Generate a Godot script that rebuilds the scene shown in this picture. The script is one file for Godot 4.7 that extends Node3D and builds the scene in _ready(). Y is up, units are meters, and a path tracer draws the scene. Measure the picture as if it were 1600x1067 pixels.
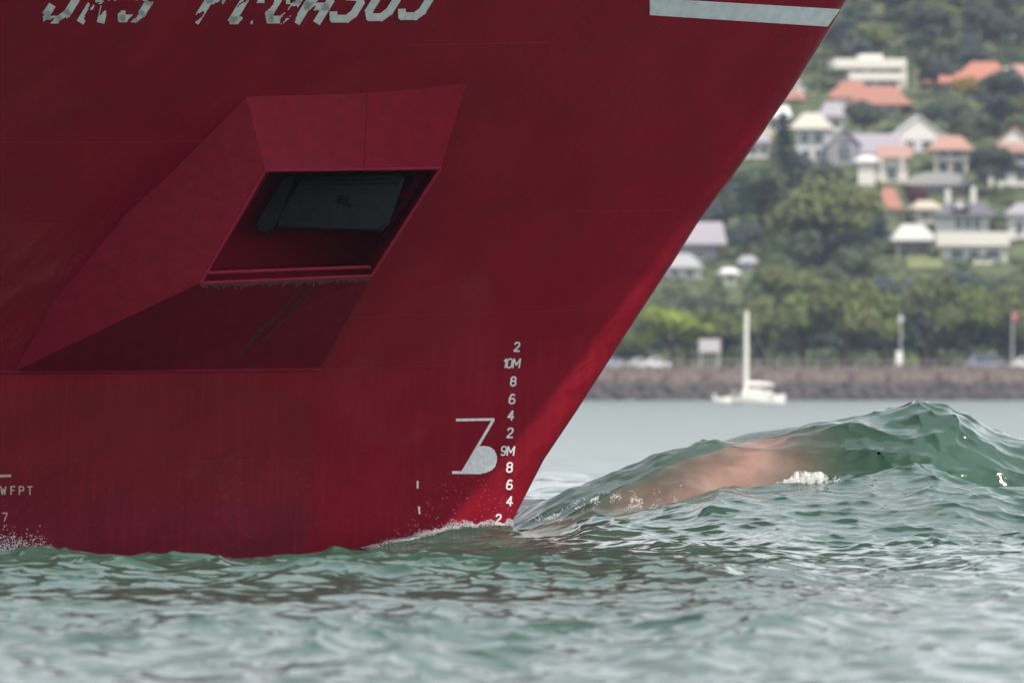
extends Node3D

# ---------------------------------------------------------------- measured constants
const FPX := 17685.0          # pixels of the photograph per unit of slope (a 400 mm lens)
const EYE := 1.7              # metres of the camera above the sea
const LEVEL := 605.0          # photo row of the true horizon
const SHIP_D := 131.0         # metres to the stem at the waterline
const YAW := 0.21             # the ship heads right and a little away
const KNUCKLE := 1.90         # height of the chine above the sea

var head := Vector3(cos(YAW), 0, -sin(YAW))     # ship's forward direction
var out := Vector3(sin(YAW), 0, cos(YAW))       # from the centreplane towards the camera
var ship: Node3D
var ship_at := Vector3(-0.0741, 0, -SHIP_D)
var names := {}
var M := {}
var rng := RandomNumberGenerator.new()
var house_boxes := []          # [u0, u1, v_top, v_base, distance] of every house, to keep trees off the fronts
var hill_noise := FastNoiseLite.new()
var chip_noise := FastNoiseLite.new()

func _ready():
	rng.seed = 41
	# ---- camera
	var cam := Camera3D.new(); cam.name = "camera"; add_child(cam)
	cam.position = Vector3(0, EYE, 0)
	cam.rotation.x = atan((LEVEL - 533.5) / FPX)
	cam.near = 1.0; cam.far = 9000.0
	var lens := CameraAttributesPhysical.new()
	lens.frustum_focal_length = 397.7
	lens.frustum_focus_distance = 130.5
	lens.exposure_aperture = 4.0
	cam.attributes = lens
	cam.fov = rad_to_deg(2.0 * atan(533.5 / FPX))
	# ---- sky, haze, exposure
	var we := WorldEnvironment.new(); we.name = "world_environment"; add_child(we)
	var env := Environment.new(); we.environment = env
	env.background_mode = Environment.BG_SKY
	var sky_mat := ProceduralSkyMaterial.new()
	sky_mat.sky_top_color = lin(0.44, 0.50, 0.58)
	sky_mat.sky_horizon_color = lin(1.02, 1.03, 1.08)
	sky_mat.sky_curve = 0.4
	sky_mat.ground_bottom_color = lin(0.08, 0.12, 0.11)
	sky_mat.ground_horizon_color = lin(0.3, 0.34, 0.34)
	sky_mat.sky_cover = cloud_cover()
	var sky := Sky.new(); sky.sky_material = sky_mat; env.sky = sky
	env.tonemap_mode = Environment.TONE_MAPPER_LINEAR
	env.tonemap_exposure = 1.4
	env.fog_enabled = true
	env.fog_density = 0.00005
	env.fog_light_color = Color(0.80, 0.87, 1.0)
	env.sdfgi_enabled = true; env.ssao_enabled = true; env.ssil_enabled = true
	# ---- sun: high, behind the camera and to the right
	var sun := DirectionalLight3D.new(); sun.name = "sun"; add_child(sun)
	var az := deg_to_rad(42.5); var el := deg_to_rad(60.9)
	var to_sun := Vector3(sin(az) * cos(el), sin(el), cos(az) * cos(el))
	sun.look_at_from_position(Vector3.ZERO, -to_sun, Vector3.UP)
	sun.light_energy = 1.5
	sun.light_color = Color(1.0, 0.955, 0.88)
	sun.light_angular_distance = 0.5
	sun.shadow_enabled = true

	hill_noise.seed = 5; hill_noise.frequency = 0.012; hill_noise.fractal_octaves = 3
	chip_noise.seed = 9; chip_noise.frequency = 0.09; chip_noise.fractal_octaves = 3
	make_materials()
	build_ship()
	build_sea()
	build_shore()
	build_houses()
	build_trees()
	build_boats()
	build_promenade()
	build_foam()

# ---------------------------------------------------------------- helpers
func lin(r: float, g: float, b: float) -> Color:
	return Color(r, g, b).linear_to_srgb()

func numbered(called: String) -> String:
	if not names.has(called):
		names[called] = 0
		return called
	names[called] += 1
	return "%s_%03d" % [called, names[called]]

func tag(o: Node, label: String, category: String, group := "") -> Node:
	o.set_meta("label", label); o.set_meta("category", category)
	if group: o.set_meta("group", group)
	return o

func thing(called: String, label: String, category: String, at: Vector3, turn := 0.0, group := "") -> Node3D:
	var o := Node3D.new(); o.name = numbered(called); add_child(o, true)
	o.position = at; o.rotation.y = turn
	tag(o, label, category, group)
	return o

func obj(called: String, mesh: Mesh, m: Material, parent: Node) -> MeshInstance3D:
	var o := MeshInstance3D.new(); o.name = called; o.mesh = mesh
	o.material_override = m
	parent.add_child(o, true)
	return o

func setting(called: String, mesh: Mesh, m: Material) -> MeshInstance3D:
	var o := obj(numbered(called), mesh, m, self)
	o.set_meta("kind", "structure")
	return o

func begin() -> SurfaceTool:
	var st := SurfaceTool.new(); st.begin(Mesh.PRIMITIVE_TRIANGLES); return st

func done(st: SurfaceTool, normals := true) -> ArrayMesh:
	if normals: st.generate_normals()
	return st.commit()

func tri(st: SurfaceTool, a: Vector3, b: Vector3, c: Vector3):
	st.set_smooth_group(-1)
	st.add_vertex(a); st.add_vertex(b); st.add_vertex(c)

func quad(st: SurfaceTool, a: Vector3, b: Vector3, c: Vector3, d: Vector3):
	tri(st, a, b, c); tri(st, a, c, d)

func box(st: SurfaceTool, lo: Vector3, hi: Vector3):
	var p := []
	for i in 8: p.append(Vector3(hi.x if i & 1 else lo.x, hi.y if i & 2 else lo.y, hi.z if i & 4 else lo.z))
	quad(st, p[4], p[6], p[7], p[5]); quad(st, p[1], p[3], p[2], p[0])
	quad(st, p[0], p[2], p[6], p[4]); quad(st, p[5], p[7], p[3], p[1])
	quad(st, p[6], p[2], p[3], p[7]); quad(st, p[0], p[4], p[5], p[1])

func tube(st: SurfaceTool, pts: Array, radii: Array, sides := 8, smooth := true):
	var rings := []
	for i in pts.size():
		var dir: Vector3 = (pts[mini(i + 1, pts.size() - 1)] - pts[maxi(i - 1, 0)]).normalized()
		var side := dir.cross(Vector3(0.13, 0.31, 0.94)).normalized()
		var up := side.cross(dir)
		var ring := []
		for k in sides:
			var t := TAU * k / sides
			ring.append(pts[i] + (side * cos(t) + up * sin(t)) * radii[i])
		rings.append(ring)
	for i in pts.size() - 1:
		for k in sides:
			var n := (k + 1) % sides
			if smooth: st.set_smooth_group(0)
			else: st.set_smooth_group(-1)
			for q in [rings[i][k], rings[i][n], rings[i + 1][n], rings[i][k], rings[i + 1][n], rings[i + 1][k]]: st.add_vertex(q)
	for e in [0, pts.size() - 1]:
		for k in sides:
			var n := (k + 1) % sides
			if e == 0: tri(st, pts[e], rings[e][n], rings[e][k])
			else: tri(st, pts[e], rings[e][k], rings[e][n])

func mat(c: Color, rough := 0.8, spec := 0.5, metal := 0.0) -> StandardMaterial3D:
	var m := StandardMaterial3D.new()
	m.albedo_color = c; m.roughness = rough; m.metallic_specular = spec; m.metallic = metal
	m.cull_mode = BaseMaterial3D.CULL_DISABLED
	return m

func noise_image(size: int, sd: int, freq: float, octaves: int, lo: float, hi: float, kind := FastNoiseLite.TYPE_SIMPLEX_SMOOTH) -> ImageTexture:
	var n := FastNoiseLite.new()
	n.seed = sd; n.frequency = freq; n.fractal_octaves = octaves; n.noise_type = kind
	var im := n.get_seamless_image(size, size)
	im.convert(Image.FORMAT_L8)
	var d := im.get_data()
	for i in d.size(): d[i] = int(clampf(lerpf(lo, hi, d[i] / 255.0), 0, 1) * 255.0)
	var grey := Image.create_from_data(size, size, false, Image.FORMAT_L8, d)
	grey.convert(Image.FORMAT_RGB8)
	return ImageTexture.create_from_image(grey)

func normal_image(size: int, sd: int, freq: float, octaves: int, strength: float, stretch := 1.0) -> ImageTexture:
	var n := FastNoiseLite.new()
	n.seed = sd; n.frequency = freq; n.fractal_octaves = octaves
	var im := n.get_seamless_image(size, size)
	if stretch != 1.0:
		im.resize(size, int(size * stretch), Image.INTERPOLATE_CUBIC)
	im.convert(Image.FORMAT_RGBA8)
	im.bump_map_to_normal_map(strength)
	im.convert(Image.FORMAT_RGB8)
	return ImageTexture.create_from_image(im)

func worn(m: StandardMaterial3D, tex: Texture2D, scale: float, bump: Texture2D = null, depth := 1.0) -> StandardMaterial3D:
	m.uv1_triplanar = true; m.uv1_world_triplanar = true; m.uv1_scale = Vector3.ONE * scale
	if tex: m.albedo_texture = tex
	if bump: m.normal_enabled = true; m.normal_texture = bump; m.normal_scale = depth
	return m

func cloud_cover() -> ImageTexture:
	# thin broken cloud over the whole sky
	var w := 512; var h := 256
	var n := FastNoiseLite.new(); n.seed = 3; n.frequency = 1.0; n.fractal_octaves = 5
	var d := PackedByteArray(); d.resize(w * h * 4)
	for y in h:
		var up := (0.5 - (y + 0.5) / h) * PI
		for x in w:
			var a := TAU * x / w
			var c := 0.5 + 0.8 * n.get_noise_3d(cos(a) * cos(up) * 1.6, sin(up) * 3.2, sin(a) * cos(up) * 1.6)
			c = smoothstep(0.3, 0.85, c)
			var i := (y * w + x) * 4
			d[i] = 235; d[i + 1] = 238; d[i + 2] = 243; d[i + 3] = int(c * 105.0)
	return ImageTexture.create_from_image(Image.create_from_data(w, h, false, Image.FORMAT_RGBA8, d))

func point(u: float, v: float, d: float) -> Vector3:
	return Vector3((u - 800.0) / FPX * d, EYE + (LEVEL - v) / FPX * d, -d)

# ---------------------------------------------------------------- materials
func make_materials():
	var grain := noise_image(256, 11, 0.02, 5, 0.72, 1.1)
	var fine := noise_image(256, 12, 0.03, 4, 0.86, 1.06)
	var paint_bump := normal_image(256, 13, 0.05, 4, 2.2)
	var rough_bump := normal_image(256, 14, 0.09, 4, 3.0)
	M.grain = grain; M.fine = fine; M.paint_bump = paint_bump
	M.housing = worn(mat(lin(0.21, 0.007, 0.020), 0.40, 0.17), fine, 0.6, paint_bump, 0.16)
	M.inside = worn(mat(lin(0.21, 0.007, 0.020), 0.5, 0.17), fine, 0.7, paint_bump, 0.2)
	M.rim = worn(mat(lin(0.26, 0.014, 0.036), 0.45, 0.17), fine, 0.9)
	M.anchor = worn(mat(lin(0.013, 0.015, 0.015), 0.6, 0.27), grain, 0.9, rough_bump, 0.5)
	M.rust = worn(mat(lin(0.10, 0.028, 0.014), 0.9), grain, 2.0, rough_bump, 0.6)
	M.rust_dark = worn(mat(lin(0.055, 0.018, 0.011), 0.9), grain, 2.0)
	M.letter = worn(mat(lin(0.66, 0.70, 0.70), 0.6), fine, 1.5)
	M.mark = worn(mat(lin(0.80, 0.80, 0.82), 0.5), fine, 2.0)
	M.dull_mark = worn(mat(lin(0.52, 0.43, 0.37), 0.6), fine, 2.0)
	M.band = worn(mat(lin(0.62, 0.66, 0.68), 0.5), fine, 0.8)
	M.seam = worn(mat(lin(0.22, 0.009, 0.024), 0.5, 0.17), fine, 1.0)
	M.bulb = worn(mat(lin(0.74, 0.40, 0.37), 0.6), fine, 0.5)
	M.white = mat(lin(0.78, 0.77, 0.74), 0.6)
	M.glass = mat(lin(0.03, 0.045, 0.06), 0.08)
	M.foam = mat(lin(0.86, 0.88, 0.9), 0.5); M.foam.subsurf_scatter_enabled = false
	M.spray = mat(lin(0.55, 0.56, 0.62), 0.4)  # white water coloured grey-lavender: the shade by the hull is in the colour
	# turbid harbour water: green body colour under a clear surface
	var w := mat(lin(0.029, 0.067, 0.051), 0.1, 0.42)
	w.transparency = BaseMaterial3D.TRANSPARENCY_ALPHA
	w.vertex_color_use_as_albedo = true
	w.uv1_triplanar = true; w.uv1_world_triplanar = true; w.uv1_scale = Vector3.ONE * 0.55; w.uv1_triplanar_sharpness = 6.0
	w.albedo_texture = noise_image(256, 15, 0.01, 3, 0.85, 1.05)
	w.normal_enabled = true; w.normal_texture = normal_image(512, 16, 0.022, 4, 5.0); w.normal_scale = 0.14
	M.water = w
	M.trunk = worn(mat(lin(0.10, 0.075, 0.055), 0.95), grain, 0.5)
	for k in [["leaf_bright", 0.24, 0.30, 0.06], ["leaf_olive", 0.14, 0.16, 0.06], ["leaf_green_hazed", 0.095, 0.13, 0.075], ["leaf_dark_hazed", 0.068, 0.09, 0.072], ["leaf_blue_hazed", 0.08, 0.105, 0.105], ["leaf_pine", 0.04, 0.055, 0.042], ["leaf_shore_sunlit", 0.135, 0.18, 0.06], ["leaf_deep_sunlit", 0.125, 0.15, 0.06], ["leaf_yellow", 0.24, 0.19, 0.05], ["leaf_red", 0.13, 0.045, 0.04]]:  # shore leaves coloured lighter for sunlight, hill leaves darker and bluer for haze
		var lm := mat(lin(k[1], k[2], k[3]), 0.7, 0.3)
		lm.vertex_color_use_as_albedo = true
		lm.backlight_enabled = true; lm.backlight = Color(0.35, 0.4, 0.2)
		M[k[0]] = lm

# ---------------------------------------------------------------- ship
const STEM := [[-4.0, -1.1], [-1.2, -0.75], [0.0, 0.0], [0.86, 0.444], [1.41, 0.815], [2.38, 1.44], [3.01, 1.852], [3.6, 2.222], [4.19, 2.667], [5.16, 3.333], [5.86, 3.778], [6.19, 3.963], [8.0, 5.2], [11.0, 7.3]]

func stem_s(y: float) -> float:       # distance aft of the waterline stem at which the stem stands at height y
	for i in STEM.size() - 1:
		if y <= STEM[i + 1][0] or i == STEM.size() - 2:
			var t: float = (y - STEM[i][0]) / (STEM[i + 1][0] - STEM[i][0])
			return -lerpf(STEM[i][1], STEM[i + 1][1], t) / cos(YAW)
	return 0.0

func entry(y: float) -> float:        # how fast the half-breadth grows aft of the stem
	var below := minf(y, KNUCKLE)
	var above := maxf(y - KNUCKLE, 0.0)
	return maxf(0.30 + 0.035 * below, 0.12) + 0.128 * above

func half(a: float, y: float) -> float:
	var f := entry(y) * 10.0 * (1.0 - exp(-a / 10.0))
	var r := 0.05 + 0.022 * maxf(y, 0.0)
	return sqrt(f * f + 2.0 * r * a * exp(-a / (4.0 * r)))

func hull(a: float, y: float, side := 1.0) -> Vector3:
	return -head * (stem_s(y) + a) + out * (half(a, y) * side) + Vector3(0, y, 0)

func hull_ay(u: float, v: float) -> Vector2:    # where on the hull a point of the photograph lies: (metres aft of the stem, height)
	var d := SHIP_D
	var a := 1.0; var y := 0.0
	for i in 14:
		var x := (u - 800.0) / FPX * d - ship_at.x
		y = EYE + (LEVEL - v) / FPX * d
		for k in 4:
			var p := hull(maxf(a, 0.0), y)
			a = maxf(a + (p.x - x) / maxf(head.x - out.x * 0.35, 0.3), 0.0005)
		d = -(hull(a, y).z + ship_at.z)
	return Vector2(a, y)

func hull_normal(a: float, y: float) -> Vector3:
	var e := 0.02
	var p := hull(a, y)
	return (hull(a + e, y) - p).cross(hull(a, y + e) - p).normalized() * -1.0

func on_hull(u: float, v: float, off := 0.0) -> Vector3:
	var q := hull_ay(u, v)
	var n := hull_normal(maxf(q.x, 0.03), q.y)
	if n.z < 0: n = -n
	return hull(q.x, q.y) + n * off

func station(q: Vector2) -> Vector2:
	return Vector2(q.x + stem_s(q.y), q.y)

func hull_texture() -> ImageTexture:
	# paint history of the shell in the shell's own layout: across = metres aft of the stem (0 to 14), down = height (7.5 to -1)
	var w := 1400; var h := 900
	var n1 := FastNoiseLite.new(); n1.seed = 21; n1.frequency = 0.9; n1.fractal_octaves = 4
	var n2 := FastNoiseLite.new(); n2.seed = 22; n2.frequency = 7.0; n2.fractal_octaves = 3
	var n3 := FastNoiseLite.new(); n3.seed = 23; n3.frequency = 1.0; n3.fractal_octaves = 4
	var edge := []
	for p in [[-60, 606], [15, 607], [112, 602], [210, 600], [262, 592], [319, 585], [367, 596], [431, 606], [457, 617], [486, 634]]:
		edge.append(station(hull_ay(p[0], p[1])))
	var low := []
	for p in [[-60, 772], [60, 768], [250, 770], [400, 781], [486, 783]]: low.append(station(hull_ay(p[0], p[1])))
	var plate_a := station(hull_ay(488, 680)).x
	var cols := []; cols.resize(h)
	var paint := func(j: int):
		var d := PackedByteArray(); d.resize(w * 3)
		var y := 7.5 - 8.5 * (j + 0.5) / h
		var up := stem_s(y)
		for i in w:
			var a := 14.0 * (i + 0.5) / w
			var st := a + up; var c0 := n1.get_noise_2d(st * 3.0, 9.0)
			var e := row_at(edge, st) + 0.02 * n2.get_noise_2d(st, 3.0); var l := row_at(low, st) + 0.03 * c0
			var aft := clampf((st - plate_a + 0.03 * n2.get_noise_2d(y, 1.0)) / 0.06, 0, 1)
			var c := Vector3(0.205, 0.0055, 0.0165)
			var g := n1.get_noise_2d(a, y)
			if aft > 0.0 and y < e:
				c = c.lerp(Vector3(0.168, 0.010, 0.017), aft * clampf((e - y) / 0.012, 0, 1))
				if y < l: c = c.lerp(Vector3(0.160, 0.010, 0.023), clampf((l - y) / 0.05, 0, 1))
			# runs of washed-out paint and scuffs below the chine
			var run := n3.get_noise_2d(st * 9.0, y * 0.7)
			if y < KNUCKLE + 0.4:
				c = c.lerp(Vector3(0.26, 0.018, 0.028), 0.3 * clampf(run * 2.0, 0, 1))
				if y < 0.9 and n2.get_noise_2d(a * 1.6, y * 1.6 + 40.0) > 0.5: c = c.lerp(Vector3(0.3, 0.10, 0.11), 0.2)
			elif run > 0.25: c = c.lerp(Vector3(0.17, 0.008, 0.018), 0.4 * clampf((run - 0.25) * 3.0, 0, 1))
			c *= 1.0 + 0.16 * g + 0.06 * n2.get_noise_2d(a * 2.0, y * 2.0)
			var s := Color(c.x, c.y, c.z).linear_to_srgb()
			d[i * 3] = int(s.r * 255.0); d[i * 3 + 1] = int(s.g * 255.0); d[i * 3 + 2] = int(s.b * 255.0)
		cols[j] = d
	var t := WorkerThreadPool.add_group_task(paint, h); WorkerThreadPool.wait_for_group_task_completion(t)
	var all := PackedByteArray()
	for c in cols: all.append_array(c)
	return ImageTexture.create_from_image(Image.create_from_data(w, h, false, Image.FORMAT_RGB8, all))

func row_at(line: Array, a: float) -> float:
	for i in line.size() - 1:
		var p: Vector2 = line[i]; var q: Vector2 = line[i + 1]
		if a <= p.x and a >= q.x: return lerpf(p.y, q.y, (p.x - a) / (p.x - q.x))
	return line[0].y if a > line[0].x else line[-1].y

func shell(a_list: Array, y_list: Array, side: float) -> ArrayMesh:
	var st := begin()
	st.set_smooth_group(0)
	for y in y_list:
		for a in a_list:
			st.set_uv(Vector2(a / 14.0, (7.5 - y) / 8.5))
			st.set_smooth_group(0)
			st.add_vertex(hull(a, y, side))
	var n := a_list.size()
	var hole := PackedVector2Array()
	for q in [[404, 205], [684, 205], [560, 470], [310, 476]]: hole.append(hull_ay(q[0], q[1]))
	for j in y_list.size() - 1:
		for i in n - 1:
			var k := j * n + i
			if side > 0 and Geometry2D.is_point_in_polygon(Vector2(a_list[i], y_list[j]), hole): continue   # the pocket opens through the shell
			var f := [k, k + 1, k + n + 1, k, k + n + 1, k + n]
			if side > 0: f.reverse()
			for q in f: st.add_index(q)
	st.generate_normals()
	return st.commit()

func build_ship():
	ship = thing("cargo_ship", "huge red ship bow with raked stem, white draft marks and worn white name", "ship", ship_at)
	var hm := mat(Color.WHITE, 0.25, 0.22)
	hm.albedo_texture = hull_texture(); hm.texture_repeat = false
	hm.normal_enabled = false
	# orange-peel and dents of the plating, as relief along the shell
	var dents := FastNoiseLite.new(); dents.seed = 33; dents.frequency = 0.010; dents.fractal_octaves = 6; dents.fractal_gain = 0.52
	var im := dents.get_image(1500, 900)
	im.convert(Image.FORMAT_L8)
	hm.heightmap_enabled = true; hm.heightmap_texture = ImageTexture.create_from_image(im); hm.heightmap_scale = 3.2
	var a_list := []
	var a := 0.0
	while a < 16.0:
		a_list.append(a); a += clampf(0.008 + a * 0.12, 0.008, 0.09)
	var low := []; var high := []
	for i in 90: low.append(-3.2 + (KNUCKLE + 3.2) * i / 89.0)
	for i in 110: high.append(KNUCKLE + (9.2 - KNUCKLE) * i / 109.0)
	obj("lower_shell", shell(a_list, low, 1.0), hm, ship)
	obj("upper_shell", shell(a_list, high, 1.0), hm, ship)
	obj("far_lower_shell", shell(a_list, low, -1.0), hm, ship)
	obj("far_upper_shell", shell(a_list, high, -1.0), hm, ship)
	# deck and the aft end of the built length, closed
	var st := begin()
	for i in a_list.size() - 1:
		quad(st, hull(a_list[i], 8.6), hull(a_list[i + 1], 8.6), hull(a_list[i + 1], 8.6, -1), hull(a_list[i], 8.6, -1))
	var last: float = a_list[-1]
	var ys := low + high
	for j in ys.size() - 1:
		quad(st, hull(last, ys[j]), hull(last, ys[j + 1]), hull(last, ys[j + 1], -1), hull(last, ys[j], -1))
	obj("deck", done(st), M.housing, ship)
	build_bulb()
	build_housing()
	build_marks()

const RIDGE := [[-1.5, 0.0], [0.0, 0.06], [0.8, 0.46], [2.2, 0.95], [3.7, 1.36], [5.2, 1.44], [6.0, 1.15], [7.5, 0.5], [9.5, 0.1], [12.0, 0.0]]
const SHOULDER := [[-1.0, 0.0], [0.0, 0.03], [0.8, 0.22], [1.5, 0.42], [2.2, 0.55], [3.0, 0.66], [4.0, 0.70], [6.0, 0.55], [8.0, 0.2], [11.0, 0.0]]
const BULB := [[-2.0, -0.9], [0.0, -0.05], [0.8, 0.22], [1.5, 0.58], [2.2, 0.88], [3.0, 1.10], [4.0, 1.23], [4.8, 1.12], [5.6, 0.6]]

func along(table: Array, q: float) -> float:
	if q <= table[0][0]: return table[0][1]
	for i in table.size() - 1:
		if q <= table[i + 1][0]:
			var t: float = (q - table[i][0]) / (table[i + 1][0] - table[i][0])
			return lerpf(table[i][1], table[i + 1][1], smoothstep(0.0, 1.0, t) * 0.5 + t * 0.5)
	return table[-1][1]

func bulb_radius(q: float) -> float:
	return 0.82 * sqrt(clampf((5.6 - q) / 1.6, 0.0, 1.0)) if q > 4.0 else 0.82

func bulb_top(q: float, n: float) -> float:
	var r := bulb_radius(q)
	if absf(n) >= r or q < -2.0 or q > 5.6: return -9.0
	return along(BULB, q) - r + sqrt(r * r - n * n)

func build_bulb():
	var st := begin()
	st.set_smooth_group(0)
	var rows := 40; var sides := 32
	for i in rows + 1:
		var q := -2.0 + 7.6 * i / rows
		var r := bulb_radius(q)
		for k in sides + 1:
			var t := TAU * k / sides
			st.set_smooth_group(0)
			st.add_vertex(head * q + out * (r * sin(t)) + Vector3(0, along(BULB, q) - r + r * cos(t), 0))
	for i in rows:
		for k in sides:
			var p := i * (sides + 1) + k
			for f in [p, p + 1, p + sides + 2, p, p + sides + 2, p + sides + 1]: st.add_index(f)
	obj("bulbous_bow", done(st), M.bulb, ship)

func strip(st: SurfaceTool, pts: Array, width: float, off: float, lift := 0.006):
	# a raised bead that follows the shell through photo points
	var dense := []
	for i in pts.size() - 1:
		var a := Vector2(pts[i][0], pts[i][1]); var b := Vector2(pts[i + 1][0], pts[i + 1][1])
		var n := maxi(1, int(a.distance_to(b) / 14.0))
		for k in n: dense.append(a.lerp(b, float(k) / n))
	dense.append(Vector2(pts[-1][0], pts[-1][1]))
	var prev := []
	for i in dense.size():
		var dir: Vector2 = (dense[mini(i + 1, dense.size() - 1)] - dense[maxi(i - 1, 0)]).normalized()
		var side := Vector2(-dir.y, dir.x) * width * 0.5
		var p: Vector2 = dense[i]
		var now := [on_hull(p.x - side.x, p.y - side.y, off - 0.004), on_hull(p.x, p.y, off + lift), on_hull(p.x + side.x, p.y + side.y, off - 0.004)]
		if i > 0:
			for k in 2: quad(st, prev[k], prev[k + 1], now[k + 1], now[k])
		prev = now

func build_housing():
	# the anchor housing: plates that drop from the flared shell, turn in under the opening and meet the chine
	var A := on_hull(384, 150, 0.01); var B := on_hull(728, 130, 0.01)
	var C := on_hull(500, 575, 0.01)
	var edge := [A, on_hull(270, 265, 0.015), on_hull(193, 335, 0.015), on_hull(77, 477, 0.01), on_hull(21, 580, 0.01)]
	var da := -(A.z + ship_at.z)
	var P := lift_to(414, 266, A.z + 0.02); var Q := lift_to(688, 263, B.z + 0.05)
	var S := lift_to(312, 442, P.z - 0.04); var R := lift_to(580, 431, Q.z - 0.05)
	var node := obj("anchor_housing", null, M.housing, ship)
	var st := begin()
	for i in 8:                                            # top plate, slightly rolled
		for k in 5:
			var g := func(f: float, h: float) -> Vector3: return A.lerp(B, f).lerp(P.lerp(Q, f), h)
			st.set_smooth_group(4)
			for q in [[i, k], [i + 1, k], [i + 1, k + 1], [i, k], [i + 1, k + 1], [i, k + 1]]: st.add_vertex(g.call(q[0] / 8.0, q[1] / 5.0))
	for f in [[S, P, edge[0]], [S, edge[0], edge[1]], [S, edge[1], edge[2]], [S, edge[2], edge[3]], [S, edge[3], edge[4]]]:
		st.set_smooth_group(3)                             # left plate, gently rolled
		for q in f: st.add_vertex(q)
	# bottom plate back to the chine
	var bottom := [edge[4], on_hull(140, 579, 0.01), on_hull(260, 578, 0.01), on_hull(380, 576, 0.01), C]
	for i in bottom.size() - 1: tri(st, S if i < 2 else R, bottom[i], bottom[i + 1])
	tri(st, S, bottom[2], R)
	# forward side, back to the shell
	var qb := Q + Vector3(-0.25, 0, -1.2); var rb := R + Vector3(-0.3, 0, -1.8)
	quad(st, B, Q, qb, B + Vector3(0, 0, -0.05)); quad(st, Q, R, rb, qb); tri(st, R, C, rb)
	node.mesh = done(st)
	# rim round the opening
	var frame := [P, Q, R, S]
	for i in 4:
		var rt := begin()
		tube(rt, [frame[i], frame[(i + 1) % 4]], [0.02, 0.02], 8)
		obj("opening_rim", done(rt), M.rim, node)
	# pocket behind the opening
	var inn := Vector3(0.02, 0.0, -1.5)
	var back := []
	for f in frame: back.append(f + inn)
	back[1] += Vector3(-0.22, -0.02, 0); back[2] += Vector3(-0.22, 0.16, 0); back[3] += Vector3(0, 0.16, 0)
	st = begin()
	for i in 4: quad(st, frame[i], frame[(i + 1) % 4], back[(i + 1) % 4], back[i])
	quad(st, back[0], back[1], back[2], back[3])
	obj("pocket_lining", done(st), M.inside, node)
	# ledge bar across the foot of the opening, rusty below
	st = begin()
	tube(st, [S + Vector3(0.05, 0.115, -0.06), R + Vector3(-0.02, 0.10, -0.06)], [0.022, 0.022], 8)
	obj("ledge_bar", done(st), M.rim, node)
	st = begin()
	var steps := 90
	for i in steps:
		var t0 := float(i) / steps; var t1 := (i + 0.9) / steps
		var deep := 0.012 + 0.07 * absf(chip_noise.get_noise_1d(i * 2.0)) + (0.025 if rng.randf() < 0.2 else 0.0)
		var n := Vector3(0, -0.012, 0.012)
		var down: Vector3 = (bottom[3] - R).normalized() if i > 30 else (bottom[1] - S).normalized()
		var top0 := S.lerp(R, t0) + n; var top1 := S.lerp(R, t1) + n
		quad(st, top0, top1, top1 + Vector3(0, -deep * 0.8, -deep * 0.55) + n, top0 + Vector3(0, -deep, -deep * 0.6) + n)
	obj("rust_fringe", done(st), M.rust_dark, node)
	# scrapes left by the chain down the bottom plate
	for k in [[[470, 448], [432, 492], [392, 532], [374, 553]], [[486, 446], [446, 496], [412, 530]]]:
		st = begin()
		var prev := []
		for q in k:
			var base := plate_point(q[0], q[1], S, R, bottom)
			var wide := 0.018 + 0.012 * rng.randf()
			var now := [base + Vector3(-wide, wide * 0.4, 0.006), base + Vector3(wide, -wide * 0.4, 0.006)]
			if prev: quad(st, prev[0], prev[1], now[1], now[0])
			prev = now
		obj("chain_scrape", done(st), M.rust, node)
	# plate seams on the housing
	for k in [[A.lerp(B, 0.55), P.lerp(Q, 0.56)], [edge[1], P.lerp(S, 0.55)]]:
		st = begin()
		tube(st, [k[0], k[1]], [0.008, 0.008], 5)
		obj("weld_seam", done(st), M.seam, node)
	# chine bar under the housing
	st = begin(); strip(st, [[-40, 582], [140, 580], [300, 578], [500, 576]], 5.0, 0.02, 0.02)
	obj("chine_bar", done(st), M.seam, ship)
	build_anchor(P, Q, R, S)

func lift_to(u: float, v: float, z: float) -> Vector3:
	var p := point(u, v, -(z + ship_at.z))
	return p - ship_at

func plate_point(u: float, v: float, S: Vector3, R: Vector3, bottom: Array) -> Vector3:
	# where the ray through that photo point meets the bottom plates
	var from := Vector3(0, EYE, 0) - ship_at
	var dir := (point(u, v, 100.0) - Vector3(0, EYE, 0)).normalized()
	var best := Vector3.ZERO; var far := 1e9
	for t in [[S, bottom[0], bottom[1]], [S, bottom[1], bottom[2]], [S, bottom[2], R], [R, bottom[2], bottom[3]], [R, bottom[3], bottom[4]]]:
		var hit = Geometry3D.ray_intersects_triangle(from, dir, t[0], t[1], t[2])
		if hit != null and from.distance_to(hit) < far: best = hit; far = from.distance_to(hit)
	return best if far < 1e8 else S.lerp(R, 0.5)

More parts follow.
